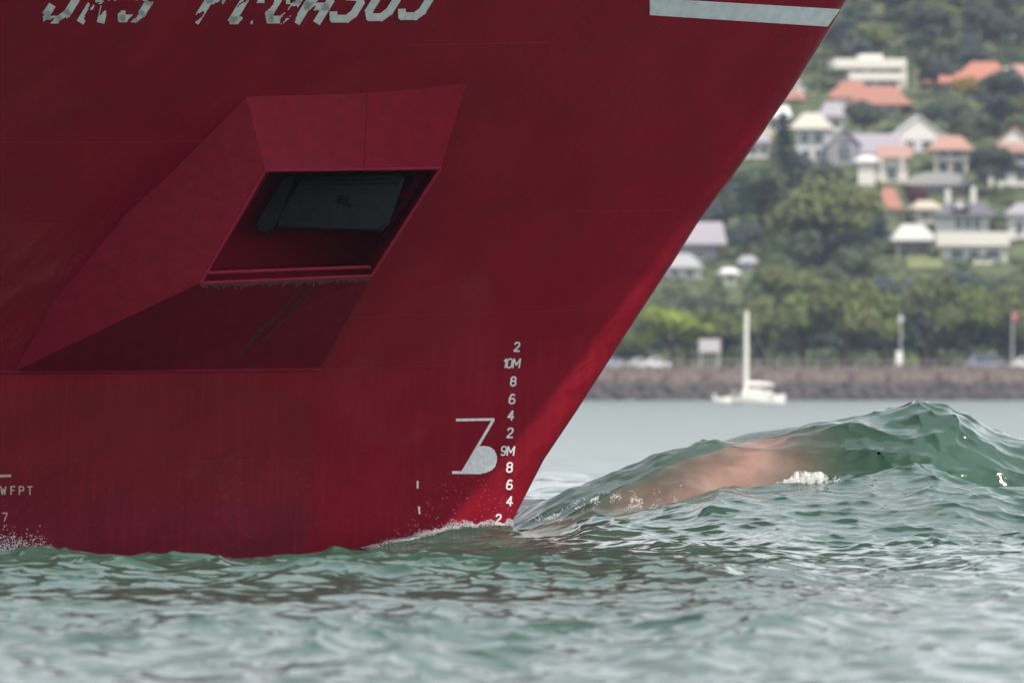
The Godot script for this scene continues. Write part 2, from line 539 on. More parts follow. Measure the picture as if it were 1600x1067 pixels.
func build_anchor(P: Vector3, Q: Vector3, R: Vector3, S: Vector3):
	var base := ship_at + (P + Q + R + S) / 4.0
	var an := thing("stowed_anchor", "dark grey anchor stowed in the square pocket of the red bow", "anchor", base)
	var z := (P.z + Q.z) / 2.0 - 0.62
	var at := func(u: float, v: float, dz := 0.0) -> Vector3: return lift_to(u, v, z + dz) + ship_at - base
	# crown plate: a thick slab with rounded corners, top leaning back
	var poly := [[428, 358], [424, 344], [462, 284], [476, 272], [622, 270], [632, 278], [606, 352], [594, 362]]
	var st := begin()
	slab(st, poly.map(func(p): return at.call(p[0], p[1])), Vector3(0, 0, -0.28), 0.05)
	obj("crown_plate", done(st), M.anchor, an)
	st = begin()
	slab(st, [[404, 362], [398, 352], [444, 276], [462, 272], [430, 352], [416, 366]].map(func(p): return at.call(p[0], p[1], 0.1)), Vector3(0, 0, -0.4), 0.03)
	obj("fluke", done(st), M.anchor, an)
	st = begin()
	tube(st, [at.call(470, 284, 0.01), at.call(625, 283, 0.01)], [0.03, 0.03], 8)
	obj("crown_rib", done(st), M.anchor, an)
	st = begin()
	slab(st, [[516, 346], [512, 336], [530, 290], [562, 289], [540, 344]].map(func(p): return at.call(p[0], p[1], 0.012)), Vector3(0, 0, -0.03), 0.008)
	obj("shank_slot", done(st), M.anchor, an)
	st = begin()
	tube(st, [at.call(536, 322, 0.0), at.call(560, 250, -0.5)], [0.10, 0.13], 8)
	obj("shank", done(st), M.anchor, an)

func slab(st: SurfaceTool, pts: Array, depth: Vector3, bevel: float):
	var c := Vector3.ZERO
	for p in pts: c += p
	c /= pts.size()
	var front := pts.map(func(p): return c + (p - c) * (1.0 - bevel / 0.6))
	var mid := pts.map(func(p): return p + depth.normalized() * bevel)
	var rear := pts.map(func(p): return p + depth)
	var n := pts.size()
	for i in n:
		var k := (i + 1) % n
		tri(st, c, front[i], front[k])
		quad(st, front[i], mid[i], mid[k], front[k])
		quad(st, mid[i], rear[i], rear[k], mid[k])
		tri(st, c + depth, rear[k], rear[i])

# ---- writing: each character is strokes in a box 1 high, its foot on the line
const GLYPH := {
	"0": [[[0, .15], [.15, 0], [.4, 0], [.55, .15], [.55, .85], [.4, 1], [.15, 1], [0, .85], [0, .15]]],
	"1": [[[.1, .75], [.3, 1], [.3, 0]]],
	"2": [[[0, .8], [.12, 1], [.42, 1], [.55, .82], [.5, .6], [0, .05], [0, 0], [.58, 0]]],
	"4": [[[.42, 0], [.42, 1], [0, .32], [.6, .32]]],
	"6": [[[.5, .9], [.35, 1], [.15, .95], [0, .6], [0, .15], [.15, 0], [.42, 0], [.55, .15], [.55, .4], [.42, .54], [.15, .54], [0, .4]]],
	"7": [[[0, 1], [.55, 1], [.2, 0]]],
	"8": [[[.15, .54], [.02, .66], [.02, .86], [.15, 1], [.4, 1], [.53, .86], [.53, .66], [.4, .54], [.15, .54], [0, .4], [0, .15], [.15, 0], [.4, 0], [.55, .15], [.55, .4], [.4, .54]]],
	"9": [[[.05, .1], [.2, 0], [.4, .05], [.55, .4], [.55, .85], [.4, 1], [.13, 1], [0, .85], [0, .6], [.13, .46], [.4, .46], [.55, .6]]],
	"M": [[[0, 0], [0, 1], [.36, .3], [.72, 1], [.72, 0]]],
	"W": [[[0, 1], [.18, 0], [.36, .7], [.54, 0], [.72, 1]]],
	"F": [[[0, 0], [0, 1], [.55, 1]], [[0, .52], [.42, .52]]],
	"P": [[[0, 0], [0, 1], [.45, 1], [.6, .88], [.6, .6], [.45, .47], [0, .47]]],
	"T": [[[0, 1], [.64, 1]], [[.32, 1], [.32, 0]]],
	"J": [[[.62, 1], [.62, .16], [.48, 0], [.12, 0], [0, .14], [0, .3]]],
	"R": [[[0, 0], [0, 1], [.48, 1], [.6, .88], [.6, .6], [.48, .48], [0, .48]], [[.36, .48], [.6, 0]]],
	"S": [[[.62, .86], [.5, 1], [.14, 1], [.02, .88], [.02, .64], [.14, .52], [.5, .5], [.62, .38], [.62, .12], [.5, 0], [.1, 0], [0, .12]]],
	"E": [[[.6, 0], [0, 0], [0, 1], [.6, 1]], [[0, .5], [.5, .5]]],
	"G": [[[.6, .84], [.48, 1], [.14, 1], [0, .86], [0, .14], [.14, 0], [.48, 0], [.62, .14], [.62, .46], [.34, .46]]],
	"A": [[[0, 0], [.0, .4], [.42, 1], [.62, 1], [.62, 0]], [[0, .34], [.62, .34]]],
	"U": [[[0, 1], [0, .14], [.14, 0], [.48, 0], [.62, .14], [.62, 1]]],
}

func write(called: String, ch: String, u: float, v: float, high: float, stroke: float, slant: float, m: Material, off: float, wear := 0.0, wide := 1.0):
	var st := begin()
	for line in GLYPH[ch]:
		var pts := []
		for p in line: pts.append(Vector2(u + p[0] * high * wide + p[1] * high * slant, v - p[1] * high))
		if wear > 0.0:
			for i in pts.size() - 1: worn_stroke(st, pts[i], pts[i + 1], stroke, off, wear)
			continue
		for i in pts.size() - 1:
			var dir: Vector2 = (pts[i + 1] - pts[i]).normalized()
			var side := Vector2(-dir.y, dir.x) * stroke * 0.5
			var a: Vector2 = pts[i] - dir * stroke * 0.3; var b: Vector2 = pts[i + 1] + dir * stroke * 0.3
			flat(st, a - side, a + side, b + side, b - side, off + 0.0007 * i)
	obj(called, done(st), m, ship)

func flat(st: SurfaceTool, a: Vector2, b: Vector2, c: Vector2, d: Vector2, off: float):
	quad(st, on_hull(a.x, a.y, off), on_hull(b.x, b.y, off), on_hull(c.x, c.y, off), on_hull(d.x, d.y, off))

func worn_stroke(st: SurfaceTool, a: Vector2, b: Vector2, stroke: float, off: float, wear: float):
	var len := a.distance_to(b)
	var dir := (b - a) / len
	var side := Vector2(-dir.y, dir.x)
	var a0 := a - dir * stroke * 0.35
	len += stroke * 0.7
	var n := maxi(1, int(ceil(len / 1.6))); var m := maxi(2, int(ceil(stroke / 1.6)))
	# the corners of a 2-pixel net lie on the shell; cells where the paint has flaked off are left out
	var grid := []
	for i in n + 1:
		var row := []
		for k in m + 1:
			var p: Vector2 = a0 + dir * (len * i / n) + side * stroke * (float(k) / m - 0.5)
			row.append(on_hull(p.x, p.y, off))
		grid.append(row)
	for i in n:
		for k in m:
			var p: Vector2 = a0 + dir * (len * (i + 0.5) / n) + side * stroke * ((k + 0.5) / m - 0.5)
			var gone := 0.5 + 1.0 * chip_noise.get_noise_2d(p.x * 0.42 + p.y * 0.36, p.y * 0.18 - p.x * 0.1)
			if gone < wear: continue
			quad(st, grid[i][k], grid[i][k + 1], grid[i + 1][k + 1], grid[i + 1][k])

func band_point(g: float, f: float) -> Vector2:
	var u := lerpf(1015, lerpf(1313, 1293, f), g)
	return Vector2(u, lerpf(-4 + 0.06 * (u - 1015), 23 + 0.065 * (u - 1015), f))

func build_marks():
	# the ship's name; only its foot shows in the photograph
	for q in [["J", 66, 30, 0.24], ["R", 126, 31, 0.40], ["S", 184, 28, 0.32], ["P", 306, 31, 0.36], ["E", 362, 31, 0.42], ["G", 414, 30, 0.30], ["A", 464, 32, 0.28], ["S", 515, 28, 0.0], ["U", 570, 26, 0.0], ["S", 622, 24, 0.0]]:
		write("name_letter", q[0], q[1], q[2], 66.0, 12.0, 0.62, M.letter, 0.006, q[3], 0.78)
	# draft marks up the stem
	for q in [["2", 803, 548, 13], ["8", 797, 602, 13], ["6", 795, 630, 14], ["4", 793, 656, 14], ["2", 792, 683, 14], ["8", 791, 737, 14], ["6", 791, 764, 14], ["4", 791, 790, 14], ["2", 774, 817, 13]]:
		write("draft_mark", q[0], q[1], q[2], q[3], 2.6, 0.12, M.mark, 0.006)
	for q in [["1", 785, 574], ["0", 791, 574], ["M", 801, 574], ["9", 782, 711], ["M", 792, 711]]:
		write("draft_mark", q[0], q[1], q[2], 13.5, 2.3, 0.14, M.mark, 0.006)
	for q in [["W", 0, 772], ["F", 16, 772], ["P", 29, 772], ["T", 42, 772]]:
		write("bow_letter", q[0], q[1], q[2], 12.0, 2.2, 0.0, M.dull_mark, 0.006, 0.0, 0.9)
	write("bow_letter", "7", 3, 814, 12.5, 2.0, 0.0, M.dull_mark, 0.006)
	var st := begin(); flat(st, Vector2(-12, 742), Vector2(16, 741), Vector2(16, 745), Vector2(-12, 746), 0.006)
	obj("load_line", done(st), M.dull_mark, ship)
	for q in [[652, 751, 652, 763], [654, 791, 655, 803]]:
		st = begin(); flat(st, Vector2(q[0] - 1.5, q[1]), Vector2(q[0] + 1.5, q[1]), Vector2(q[2] + 1.5, q[3]), Vector2(q[2] - 1.5, q[3]), 0.006)
		obj("tick_mark", done(st), M.mark, ship)
	# the sign for a bulbous bow
	st = begin()
	for q in [[712, 656, 772, 655, 4.2], [771, 655, 722, 738, 4.4], [706, 738, 752, 738.5, 4.4]]:
		var a := Vector2(q[0], q[1]); var b := Vector2(q[2], q[3])
		var side: Vector2 = (b - a).normalized().orthogonal() * q[4] * 0.5
		var n := 8
		for i in n: flat(st, a.lerp(b, float(i) / n) - side, a.lerp(b, float(i) / n) + side, a.lerp(b, (i + 1.0) / n) + side, a.lerp(b, (i + 1.0) / n) - side, 0.006 + 0.001 * (q[4] - 4.0))
	var d := [[747, 697], [757, 696.5], [765, 698], [772, 703], [776, 712], [776, 720], [773, 729], [767, 735], [757, 739], [740, 739.5], [724, 739], [733, 724], [741, 709]]
	for i in d.size():
		var k: Array = d[(i + 1) % d.size()]
		tri(st, on_hull(754, 719, 0.009), on_hull(d[i][0], d[i][1], 0.008), on_hull(k[0], k[1], 0.008))
	obj("bulb_sign", done(st), M.mark, ship)
	# white band under the deck edge
	st = begin()
	var steps := 24
	for i in steps:
		var g0 := float(i) / steps; var g1 := (i + 1.0) / steps
		for k in 3:
			var f0 := k / 3.0; var f1 := (k + 1) / 3.0
			flat(st, band_point(g0, f0), band_point(g1, f0), band_point(g1, f1), band_point(g0, f1), 0.007)
	obj("white_band", done(st), M.band, ship)
	# weld seams and plate edges
	for q in [
		[[-40, 722], [200, 722], [480, 717], [700, 708]], [[500, 577], [620, 573], [700, 571]], [[500, 497], [700, 491], [985, 482]],
		[[745, 690], [780, 664], [830, 632], [880, 592], [930, 556]], [[1205, 200], [1140, 282], [1090, 350], [1046, 418]], [[285, 592], [288, 720], [290, 850]],
		[[488, 580], [490, 720], [492, 850]], [[1000, 70], [930, 200], [800, 330]], [[900, 330], [1060, 328]], [[0, 222], [180, 222], [340, 220]], [[30, 348], [120, 349]], [[640, 70], [860, 66]],
	]:
		st = begin(); strip(st, q, 2.4, 0.0, 0.005)
		obj("weld_seam", done(st), M.seam, ship)
	# scars in the paint
	for q in [[[776, 290], [782, 268]], [[196, 66], [204, 46]], [[676, 52], [684, 40]]]:
		st = begin(); strip(st, q, 3.0, 0.0, 0.006)
		obj("paint_scar", done(st), M.rust_dark, ship)

# ---------------------------------------------------------------- sea
var sea_x := PackedFloat32Array()
var sea_d := PackedFloat32Array()
var sea_rows := []
var sea_normals := []
var sea_colors := []
var waves := []

func bow_wave(x: float, z: float) -> Vector2:   # (height, calm 0 to 1)
	var p := Vector3(x, 0, z) - Vector3(ship_at.x, 0, ship_at.z)
	var q := p.dot(head); var n := p.dot(out)
	if absf(n) > 28.0 or q < -24.0 or q > 16.0: return Vector2.ZERO
	var w := 1.2 + 0.14 * maxf(q, 0.0)
	w *= 1.25 if n < 0 else 0.92
	var h := along(RIDGE, q) *  exp(-pow(absf(n) / w, 2.2))
	if n > 0.0 and q > -1.0:                 # the nearer crest that spreads from the stem, steep inside and long towards open water
		var off := n - (1.75 + 0.10 * q)
		var crest := along(SHOULDER, q)
		h = maxf(h, crest * exp(-pow(off / (0.55 if off < 0.0 else 3.2), 2.0))) + 0.35 * minf(h, crest * exp(-pow(off / 1.2, 2.0))) * smoothstep(3.0, 5.5, q)
	h += 0.4 * exp(-pow((q - 0.9) / 1.3, 2.0) - pow((n + 3.2) / 1.2, 2.0))
	var beside := n - half(maxf(-q, 0.0), 0.0)
	h -= 0.42 * smoothstep(0.0, -3.5, q) * smoothstep(-24.0, -12.0, q) * smoothstep(19.0, 5.0, beside) * (1.0 if n > 0 else 0.0)
	if q < 0.0 and n > 0: h += 0.06 * exp(-pow(beside / 0.7, 2.0)) * smoothstep(-7.0, 0.0, q)
	h += 0.036 * hill_noise.get_noise_2d(n * 800.0 - q * 160.0, q * 90.0) * smoothstep(0.0, 0.8, q) * smoothstep(6.0, 3.0, q) * smoothstep(2.2, 1.2, absf(n))   # flow lines over the bulb
	var calm := smoothstep(-0.4, 0.5, q) * smoothstep(2.9, 1.2, q) * exp(-pow(absf(n) / 1.4, 4.0))
	return Vector2(h, calm)

const TILE := 256
var tiles := []          # each: [side in metres, turn, shortest wave, rows of displacement]

func wave_setup():
	# three seas that repeat over different lengths and lie turned against one another, each a sum of sharp-crested waves
	var r := RandomNumberGenerator.new(); r.seed = 77
	for q in [[5.7, 0.30, 0.13, 0.75, 44, 0.052], [7.9, -0.45, 0.30, 1.3, 26, 0.036], [29.0, 0.1, 1.1, 5.2, 28, 0.033]]:
		var list := []
		for i in q[4]:
			var lam: float = q[2] * pow(q[3] / q[2], (i + r.randf()) / q[4])
			var ang: float = deg_to_rad(-66.0) - q[1] + r.randfn(0.0, 0.85)
			var kx: float = roundf(cos(ang) * q[0] / lam); var kz: float = roundf(sin(ang) * q[0] / lam)
			if kx == 0 and kz == 0: kz = 1.0
			var k: Vector2 = Vector2(kx, kz) * TAU / q[0]
			list.append([k.x, k.y, q[5] / k.length(), k.x / k.length(), k.y / k.length(), r.randf() * TAU])
		var rows := []; rows.resize(TILE)
		var fill := func(j: int):
			var row := PackedVector3Array(); row.resize(TILE)
			var z: float = q[0] * j / TILE
			for i in TILE:
				var x: float = q[0] * i / TILE
				var p := Vector3.ZERO
				for w in list:
					var ph: float = w[0] * x + w[1] * z + w[5]
					var s: float = sin(ph) * w[2]
					p.y += cos(ph) * w[2]; p.x -= w[3] * s; p.z -= w[4] * s
				row[i] = p
			rows[j] = row
		var t := WorkerThreadPool.add_group_task(fill, TILE); WorkerThreadPool.wait_for_group_task_completion(t)
		tiles.append([q[0], cos(q[1]), sin(q[1]), q[2], rows])

func swell(n: int, x: float, z: float) -> Vector3:
	var t: Array = tiles[n]
	var u: float = (x * t[1] + z * t[2]) / t[0] * TILE; var v: float = (z * t[1] - x * t[2]) / t[0] * TILE
	var i := floori(u); var j := floori(v)
	var a: PackedVector3Array = t[4][j & 255]; var b: PackedVector3Array = t[4][(j + 1) & 255]
	var f: float = u - i
	var p := a[i & 255].lerp(a[(i + 1) & 255], f).lerp(b[i & 255].lerp(b[(i + 1) & 255], f), v - j)
	return Vector3(p.x * t[1] - p.z * t[2], p.y, p.z * t[1] + p.x * t[2])

func sea_point(x: float, z: float, grid: float) -> Vector3:
	var bw := bow_wave(x, z)
	var gust := 0.8 + 0.55 * hill_noise.get_noise_2d(x * 5.0, z * 2.2) + 0.35 * clampf(bw.x - 0.35, 0.0, 0.6)
	var p := Vector3.ZERO
	if grid < 0.6: p += (swell(0, x, z) * (0.75 + 0.5 * hill_noise.get_noise_2d(x * 21.0 + 90.0, z * 9.0)) + swell(1, x, z)) * (1.0 - 0.3 * bw.y) * clampf((0.6 - grid) / 0.45, 0, 1)
	if grid < 4.0: p += swell(2, x, z) * (1.0 - 0.5 * bw.y) * clampf((4.0 - grid) / 2.0, 0, 1)
	p *= gust
	p.x *= CHOP; p.z *= CHOP
	p += Vector3(x, bw.x, z)
	if bw.x > 0.1:
		var c := p - ship_at
		p.y = maxf(p.y, bulb_top(c.dot(head), c.dot(out)) + 0.09)       # the bulb stays covered
	return p

const CHOP := 1.7

func sea_row(j: int):
	var z := -sea_d[j]
	var dz: float = absf(sea_d[mini(j + 1, sea_d.size() - 1)] - sea_d[maxi(j - 1, 0)]) * 0.5
	var row := PackedVector3Array(); row.resize(sea_x.size())
	var cols := PackedColorArray(); cols.resize(sea_x.size())
	for i in sea_x.size():
		var x := sea_x[i]
		var dx: float = (sea_x[mini(i + 1, sea_x.size() - 1)] - sea_x[maxi(i - 1, 0)]) * 0.5
		var p := sea_point(x, z, maxf(dx, dz))
		row[i] = p
		var clear := 1.0
		if absf(x) < 9.0 and z < -125.0 and z > -138.0:
			var c := p - ship_at
			# the less water lies over the bulb's flank, the more the bulb shows
			var q := c.dot(head); var n := absf(c.dot(out)); var r := bulb_radius(q)
			if q > -2.0 and q < 5.6 and r > 0.05:
				var lift := p.y - along(BULB, q) + r
				var thick := n - sqrt(maxf(r * r - lift * lift, 0.0)) + maxf(lift - r, 0.0) * 2.0
				clear = 1.0 - exp(-maxf(thick, 0.16) / 0.58) * smoothstep(4.7, 2.5, q)
		cols[i] = Color(1, 1, 1, clear)
	sea_rows[j] = row
	sea_colors[j] = cols

func sea_normal_row(j: int):
	var up: PackedVector3Array = sea_rows[maxi(j - 1, 0)]
	var down: PackedVector3Array = sea_rows[mini(j + 1, sea_rows.size() - 1)]
	var here: PackedVector3Array = sea_rows[j]
	var n := PackedVector3Array(); n.resize(here.size())
	var last := here.size() - 1
	for i in here.size():
		var v := (here[mini(i + 1, last)] - here[maxi(i - 1, 0)]).cross(down[i] - up[i])
		n[i] = v.normalized() if v.y > 0 else -v.normalized()
	sea_normals[j] = n

func build_sea():
	wave_setup()
	var x := 0.0; var step := 0.036
	var half_x := []
	while x < 2600.0:
		half_x.append(x)
		if x > 5.6: step *= 1.075
		x += step
	half_x.append(2600.0)
	for i in range(half_x.size() - 1, 0, -1): sea_x.append(-half_x[i])
	for v in half_x: sea_x.append(v)
	var d := 57.0; step = 0.07
	var near := []
	while d > -300.0:
		step *= 1.12; d -= step; near.append(d)
	for i in range(near.size() - 1, -1, -1): sea_d.append(near[i])
	d = 57.0
	step = 0.09
	while d < 1516.0:
		sea_d.append(d)
		if d < 142.0: step = lerpf(0.09, 0.055, smoothstep(70.0, 92.0, d))
		else: step *= 1.014
		d += step
	sea_d.append(1516.0)
	sea_rows.resize(sea_d.size()); sea_normals.resize(sea_d.size()); sea_colors.resize(sea_d.size())
	var t := WorkerThreadPool.add_group_task(sea_row, sea_d.size()); WorkerThreadPool.wait_for_group_task_completion(t)
	t = WorkerThreadPool.add_group_task(sea_normal_row, sea_d.size()); WorkerThreadPool.wait_for_group_task_completion(t)
	var pos := PackedVector3Array(); var nor := PackedVector3Array(); var col := PackedColorArray()
	for j in sea_d.size():
		pos.append_array(sea_rows[j]); nor.append_array(sea_normals[j]); col.append_array(sea_colors[j])
	var n := sea_x.size()
	var mesh := ArrayMesh.new()
	var cut := 0
	while sea_d[cut] < 210.0: cut += 1
	for part in 2:
		# beyond 210 m the ripples are finer than the mesh, so they are roughness there
		var from := 0 if part == 0 else cut; var to := cut if part == 0 else sea_d.size() - 1
		var idx := PackedInt32Array(); idx.resize((n - 1) * (to - from) * 6)
		var k := 0
		for j in to - from:
			for i in n - 1:
				var a := j * n + i
				idx[k] = a; idx[k + 1] = a + n; idx[k + 2] = a + 1; idx[k + 3] = a + 1; idx[k + 4] = a + n; idx[k + 5] = a + n + 1
				k += 6
		var arr := []; arr.resize(Mesh.ARRAY_MAX)
		arr[Mesh.ARRAY_VERTEX] = pos.slice(from * n, (to + 1) * n); arr[Mesh.ARRAY_NORMAL] = nor.slice(from * n, (to + 1) * n); arr[Mesh.ARRAY_COLOR] = col.slice(from * n, (to + 1) * n); arr[Mesh.ARRAY_INDEX] = idx
		mesh.add_surface_from_arrays(Mesh.PRIMITIVE_TRIANGLES, arr)
	var far_water: StandardMaterial3D = M.water.duplicate(); far_water.roughness = 0.24; far_water.metallic_specular = 0.6; far_water.normal_enabled = false
	mesh.surface_set_material(0, M.water); mesh.surface_set_material(1, far_water)
	setting("sea", mesh, null)
	var st := begin()
	quad(st, Vector3(-2600, -9, 300), Vector3(2600, -9, 300), Vector3(2600, -9, -1540), Vector3(-2600, -9, -1540))
	setting("seabed", done(st), mat(lin(0.03, 0.07, 0.055), 1.0, 0.2))

func sea_height(x: float, z: float) -> float:
	return sea_point(x, z, 0.06).y

# ---------------------------------------------------------------- shore and hill
func ground(x: float, d: float) -> float:
	if d < 1512.0: return 3.9
	if d < 1545.0: return 4.1
	var up := maxf(d - 1575.0, 0.0)
	var h := 4.1 + 0.148 * up + 2.4 * hill_noise.get_noise_2d(x * 0.5, d * 0.4) * minf(up / 60.0, 1.0)
	h += 0.008 * (x - 60.0) * minf(up / 150.0, 1.0)
	return h if d < 2160.0 else h + (d - 2160.0) * 0.06

func ground_at(u: float, v: float) -> Vector3:      # the ground under a photo point, by its distance
	var d := 1515.0
	while d < 2500.0:
		var p := point(u, v, d)
		if ground(p.x, d) >= p.y: return Vector3(p.x, ground(p.x, d), -d)
		d += 2.0
	return point(u, v, 2500.0)

func build_shore():
	var st := begin()
	var xs := []; var ds := []
	var x := -700.0
	while x <= 900.0:
		xs.append(x); x += 6.0 if absf(x) < 120.0 else 30.0
	var d := 1507.0
	while d < 2700.0:
		ds.append(d); d += 5.0 if d < 2200.0 else 40.0
	for j in ds.size():
		for i in xs.size():
			st.set_smooth_group(0); st.add_vertex(Vector3(xs[i], ground(xs[i], ds[j]), -ds[j]))
	var n := xs.size()
	for j in ds.size() - 1:
		for i in n - 1:
			var a := j * n + i
			for q in [a, a + n, a + 1, a + 1, a + n, a + n + 1]: st.add_index(q)
	var hm := worn(mat(lin(0.09, 0.11, 0.055), 0.95, 0.2), noise_image(256, 51, 0.03, 5, 0.4, 1.35), 0.03)
	setting("hillside", done(st), hm)
	# coast road
	st = begin(); box(st, Vector3(-700, 3.6, -1536), Vector3(900, 4.16, -1513))
	setting("coast_road", done(st), worn(mat(lin(0.06, 0.06, 0.062), 0.9), M.fine, 0.2))
	st = begin(); box(st, Vector3(-700, 3.5, -1513), Vector3(900, 4.29, -1505.6))
	setting("pavement", done(st), worn(mat(lin(0.30, 0.27, 0.25), 0.9), M.grain, 0.2))
	# sea wall: battered masonry with a coping and buttress piers
	var wall := thing("sea_wall", "long pinkish stone sea wall along the far shore below the road", "sea wall", Vector3(70, 0, -1505))
	st = begin()
	quad(st, Vector3(-770, -1.5, 1.6), Vector3(-770, 4.0, 0.2), Vector3(830, 4.0, 0.2), Vector3(830, -1.5, 1.6))
	quad(st, Vector3(-770, 4.0, 0.2), Vector3(-770, 4.0, -0.6), Vector3(830, 4.0, -0.6), Vector3(830, 4.0, 0.2))
	obj("wall_face", done(st), worn(mat(lin(0.22, 0.178, 0.162), 0.95, 0.2), noise_image(256, 52, 0.05, 4, 0.5, 1.3), 0.12, normal_image(256, 53, 0.08, 3, 4.0), 1.0), wall)
	st = begin(); box(st, Vector3(-770, 4.003, -0.7), Vector3(830, 4.45, 0.32))
	obj("coping", done(st), worn(mat(lin(0.26, 0.21, 0.19), 0.9), M.grain, 0.15), wall)
	for i in 16:
		st = begin(); var px := -75.0 + i * 6.2 + rng.randf_range(-1, 1)
		box(st, Vector3(px, -1.0, 0.25), Vector3(px + 0.55, 3.9, 1.75))
		obj("buttress", done(st), worn(mat(lin(0.21, 0.165, 0.15), 0.95), M.grain, 0.2), wall)
	# dark boulders at the foot of the wall
	var rock := begin()
	var ico := blob(9, 0.28)
	rock.append_from(ico, 0, Transform3D.IDENTITY)
	var mm := MultiMesh.new(); mm.transform_format = MultiMesh.TRANSFORM_3D; mm.mesh = rock.commit()
	mm.instance_count = 2200
	for i in 2200:
		var s := rng.randf_range(0.45, 1.0)
		var b := Basis.from_euler(Vector3(rng.randf() * TAU, rng.randf() * TAU, rng.randf() * TAU)) * Basis.from_scale(Vector3(s * rng.randf_range(0.8, 1.5), s * rng.randf_range(0.6, 1.0), s))
		var f := rng.randf()
		mm.set_instance_transform(i, Transform3D(b, Vector3(rng.randf_range(-15, 150), lerpf(-0.2, 1.9, f), -1500.3 - 2.6 * f + rng.randf_range(-0.5, 0.5))))
	var rocks := MultiMeshInstance3D.new(); rocks.name = "shore_rocks"; rocks.multimesh = mm
	rocks.material_override = worn(mat(lin(0.055, 0.048, 0.05), 0.8), M.grain, 0.4)
	add_child(rocks, true); tag(rocks, "dark wet boulders piled along the foot of the far sea wall", "rocks"); rocks.set_meta("kind", "stuff")

func blob(sd: int, rough: float) -> ArrayMesh:
	var s := SphereMesh.new(); s.radial_segments = 8; s.rings = 5; s.radius = 1.0; s.height = 2.0
	var arr := s.get_mesh_arrays()
	var n := FastNoiseLite.new(); n.seed = sd; n.frequency = 0.9
	var p: PackedVector3Array = arr[Mesh.ARRAY_VERTEX]
	for i in p.size(): p[i] = p[i] * (1.0 + rough * 2.0 * n.get_noise_3dv(p[i]))
	arr[Mesh.ARRAY_VERTEX] = p
	arr[Mesh.ARRAY_NORMAL] = null; arr[Mesh.ARRAY_TANGENT] = null
	var m := ArrayMesh.new(); m.add_surface_from_arrays(Mesh.PRIMITIVE_TRIANGLES, arr)
	var st := SurfaceTool.new(); st.create_from(m, 0); st.generate_normals()
	return st.commit()

# ---------------------------------------------------------------- houses
var plaster := {}
func wall_mat(c: Array) -> Material:
	var key := str(c)
	if not plaster.has(key): plaster[key] = worn(mat(lin(c[0], c[1], c[2]), 0.85, 0.3), M.fine, 0.35)
	return plaster[key]

func house(called: String, label: String, u: float, v: float, turn: float, bits: Array):
	# bits are in photo pixels from the house's foot at (u, v); the scale is set by where the foot meets the hill
	var foot := ground_at(u, v)
	var s := -foot.z / FPX
	var o := thing(called, label, "house", foot, turn)
	var lo := Vector2(1e9, 1e9); var hi := Vector2(-1e9, -1e9)
	for b in bits:
		lo = lo.min(Vector2(b[1], b[3])); hi = hi.max(Vector2(b[2], b[4]))
		var x0: float = b[1] * s; var x1: float = b[2] * s; var y0: float = b[3] * s; var y1: float = b[4] * s
		var zf: float = b[5]                                            # front face, metres towards the camera
		var st := begin()
		match b[0]:
			"wall":
				box(st, Vector3(x0, y0 - (3.0 if b[3] <= 0 else 0.0), zf - b[7]), Vector3(x1, y1, zf))
				obj("wall", done(st), wall_mat(b[6]), o)
			"slab":
				box(st, Vector3(x0, y0, zf - b[7]), Vector3(x1, y1, zf))
				obj("roof" if b.size() < 9 else b[8], done(st), wall_mat(b[6]), o)
			"hip":
				roof(st, x0, x1, y0, y1, zf, b[7], 0.32)
				obj("roof", done(st), wall_mat(b[6]), o)
			"ridge":
				roof(st, x0, x1, y0, y1, zf, b[7], 0.0)
				obj("roof", done(st), wall_mat(b[6]), o)
			"gable":
				var xm := (x0 + x1) / 2.0; var zb: float = zf - b[7]
				var e := 0.25
				tri(st, Vector3(x0, y0, zf - 0.1), Vector3(xm, y1, zf - 0.1), Vector3(x1, y0, zf - 0.1))
				obj("gable_wall", done(st), wall_mat(b[8] if b.size() > 8 else [0.7, 0.69, 0.67]), o)
				st = begin()
				for q in [[x0 - e, xm], [x1 + e, xm]]:
					var w := Vector3(q[0], y0 - e * 0.6, zf + e); var t := Vector3(q[1], y1 + 0.05, zf + e)
					var back := Vector3(0, 0, -b[7] - 2 * e); var thick := Vector3(0, 0.22, 0)
					quad(st, w + thick, w + thick + back, t + thick + back, t + thick); quad(st, w, t, t + back, w + back)
					quad(st, w, w + thick, t + thick, t); quad(st, w + back, t + back, t + thick + back, w + thick + back)
					quad(st, w, w + back, w + back + thick, w + thick)
				obj("roof", done(st), wall_mat(b[6]), o)
			"win":
				window(o, x0, x1, y0, y1, zf, b.size() > 6 and b[6] == "arch")
			"post":
				tube(st, [Vector3((x0 + x1) / 2.0, y0, zf), Vector3((x0 + x1) / 2.0, y1, zf)], [(x1 - x0) / 2.0, (x1 - x0) / 2.2], 8)
				obj("column" if b.size() < 8 else b[7], done(st), wall_mat(b[6]), o)
			"dome":
				var segs := 8
				for i in segs:
					var t0 := PI * i / segs; var t1 := PI * (i + 1) / segs
					var xm := (x0 + x1) / 2.0; var r := (x1 - x0) / 2.0
					var a := Vector3(xm - cos(t0) * r, y0 + sin(t0) * (y1 - y0), zf); var c := Vector3(xm - cos(t1) * r, y0 + sin(t1) * (y1 - y0), zf)
					var back := Vector3(0, 0, -b[7])
					quad(st, a, a + back, c + back, c); tri(st, Vector3(xm, y0, zf), a, c); tri(st, Vector3(xm, y0, zf) + back, c + back, a + back)
				obj("roof", done(st), wall_mat(b[6]), o)
	house_boxes.append([u + lo.x, u + hi.x, v - hi.y, v - lo.y, -foot.z, called.replace("_", " ")])

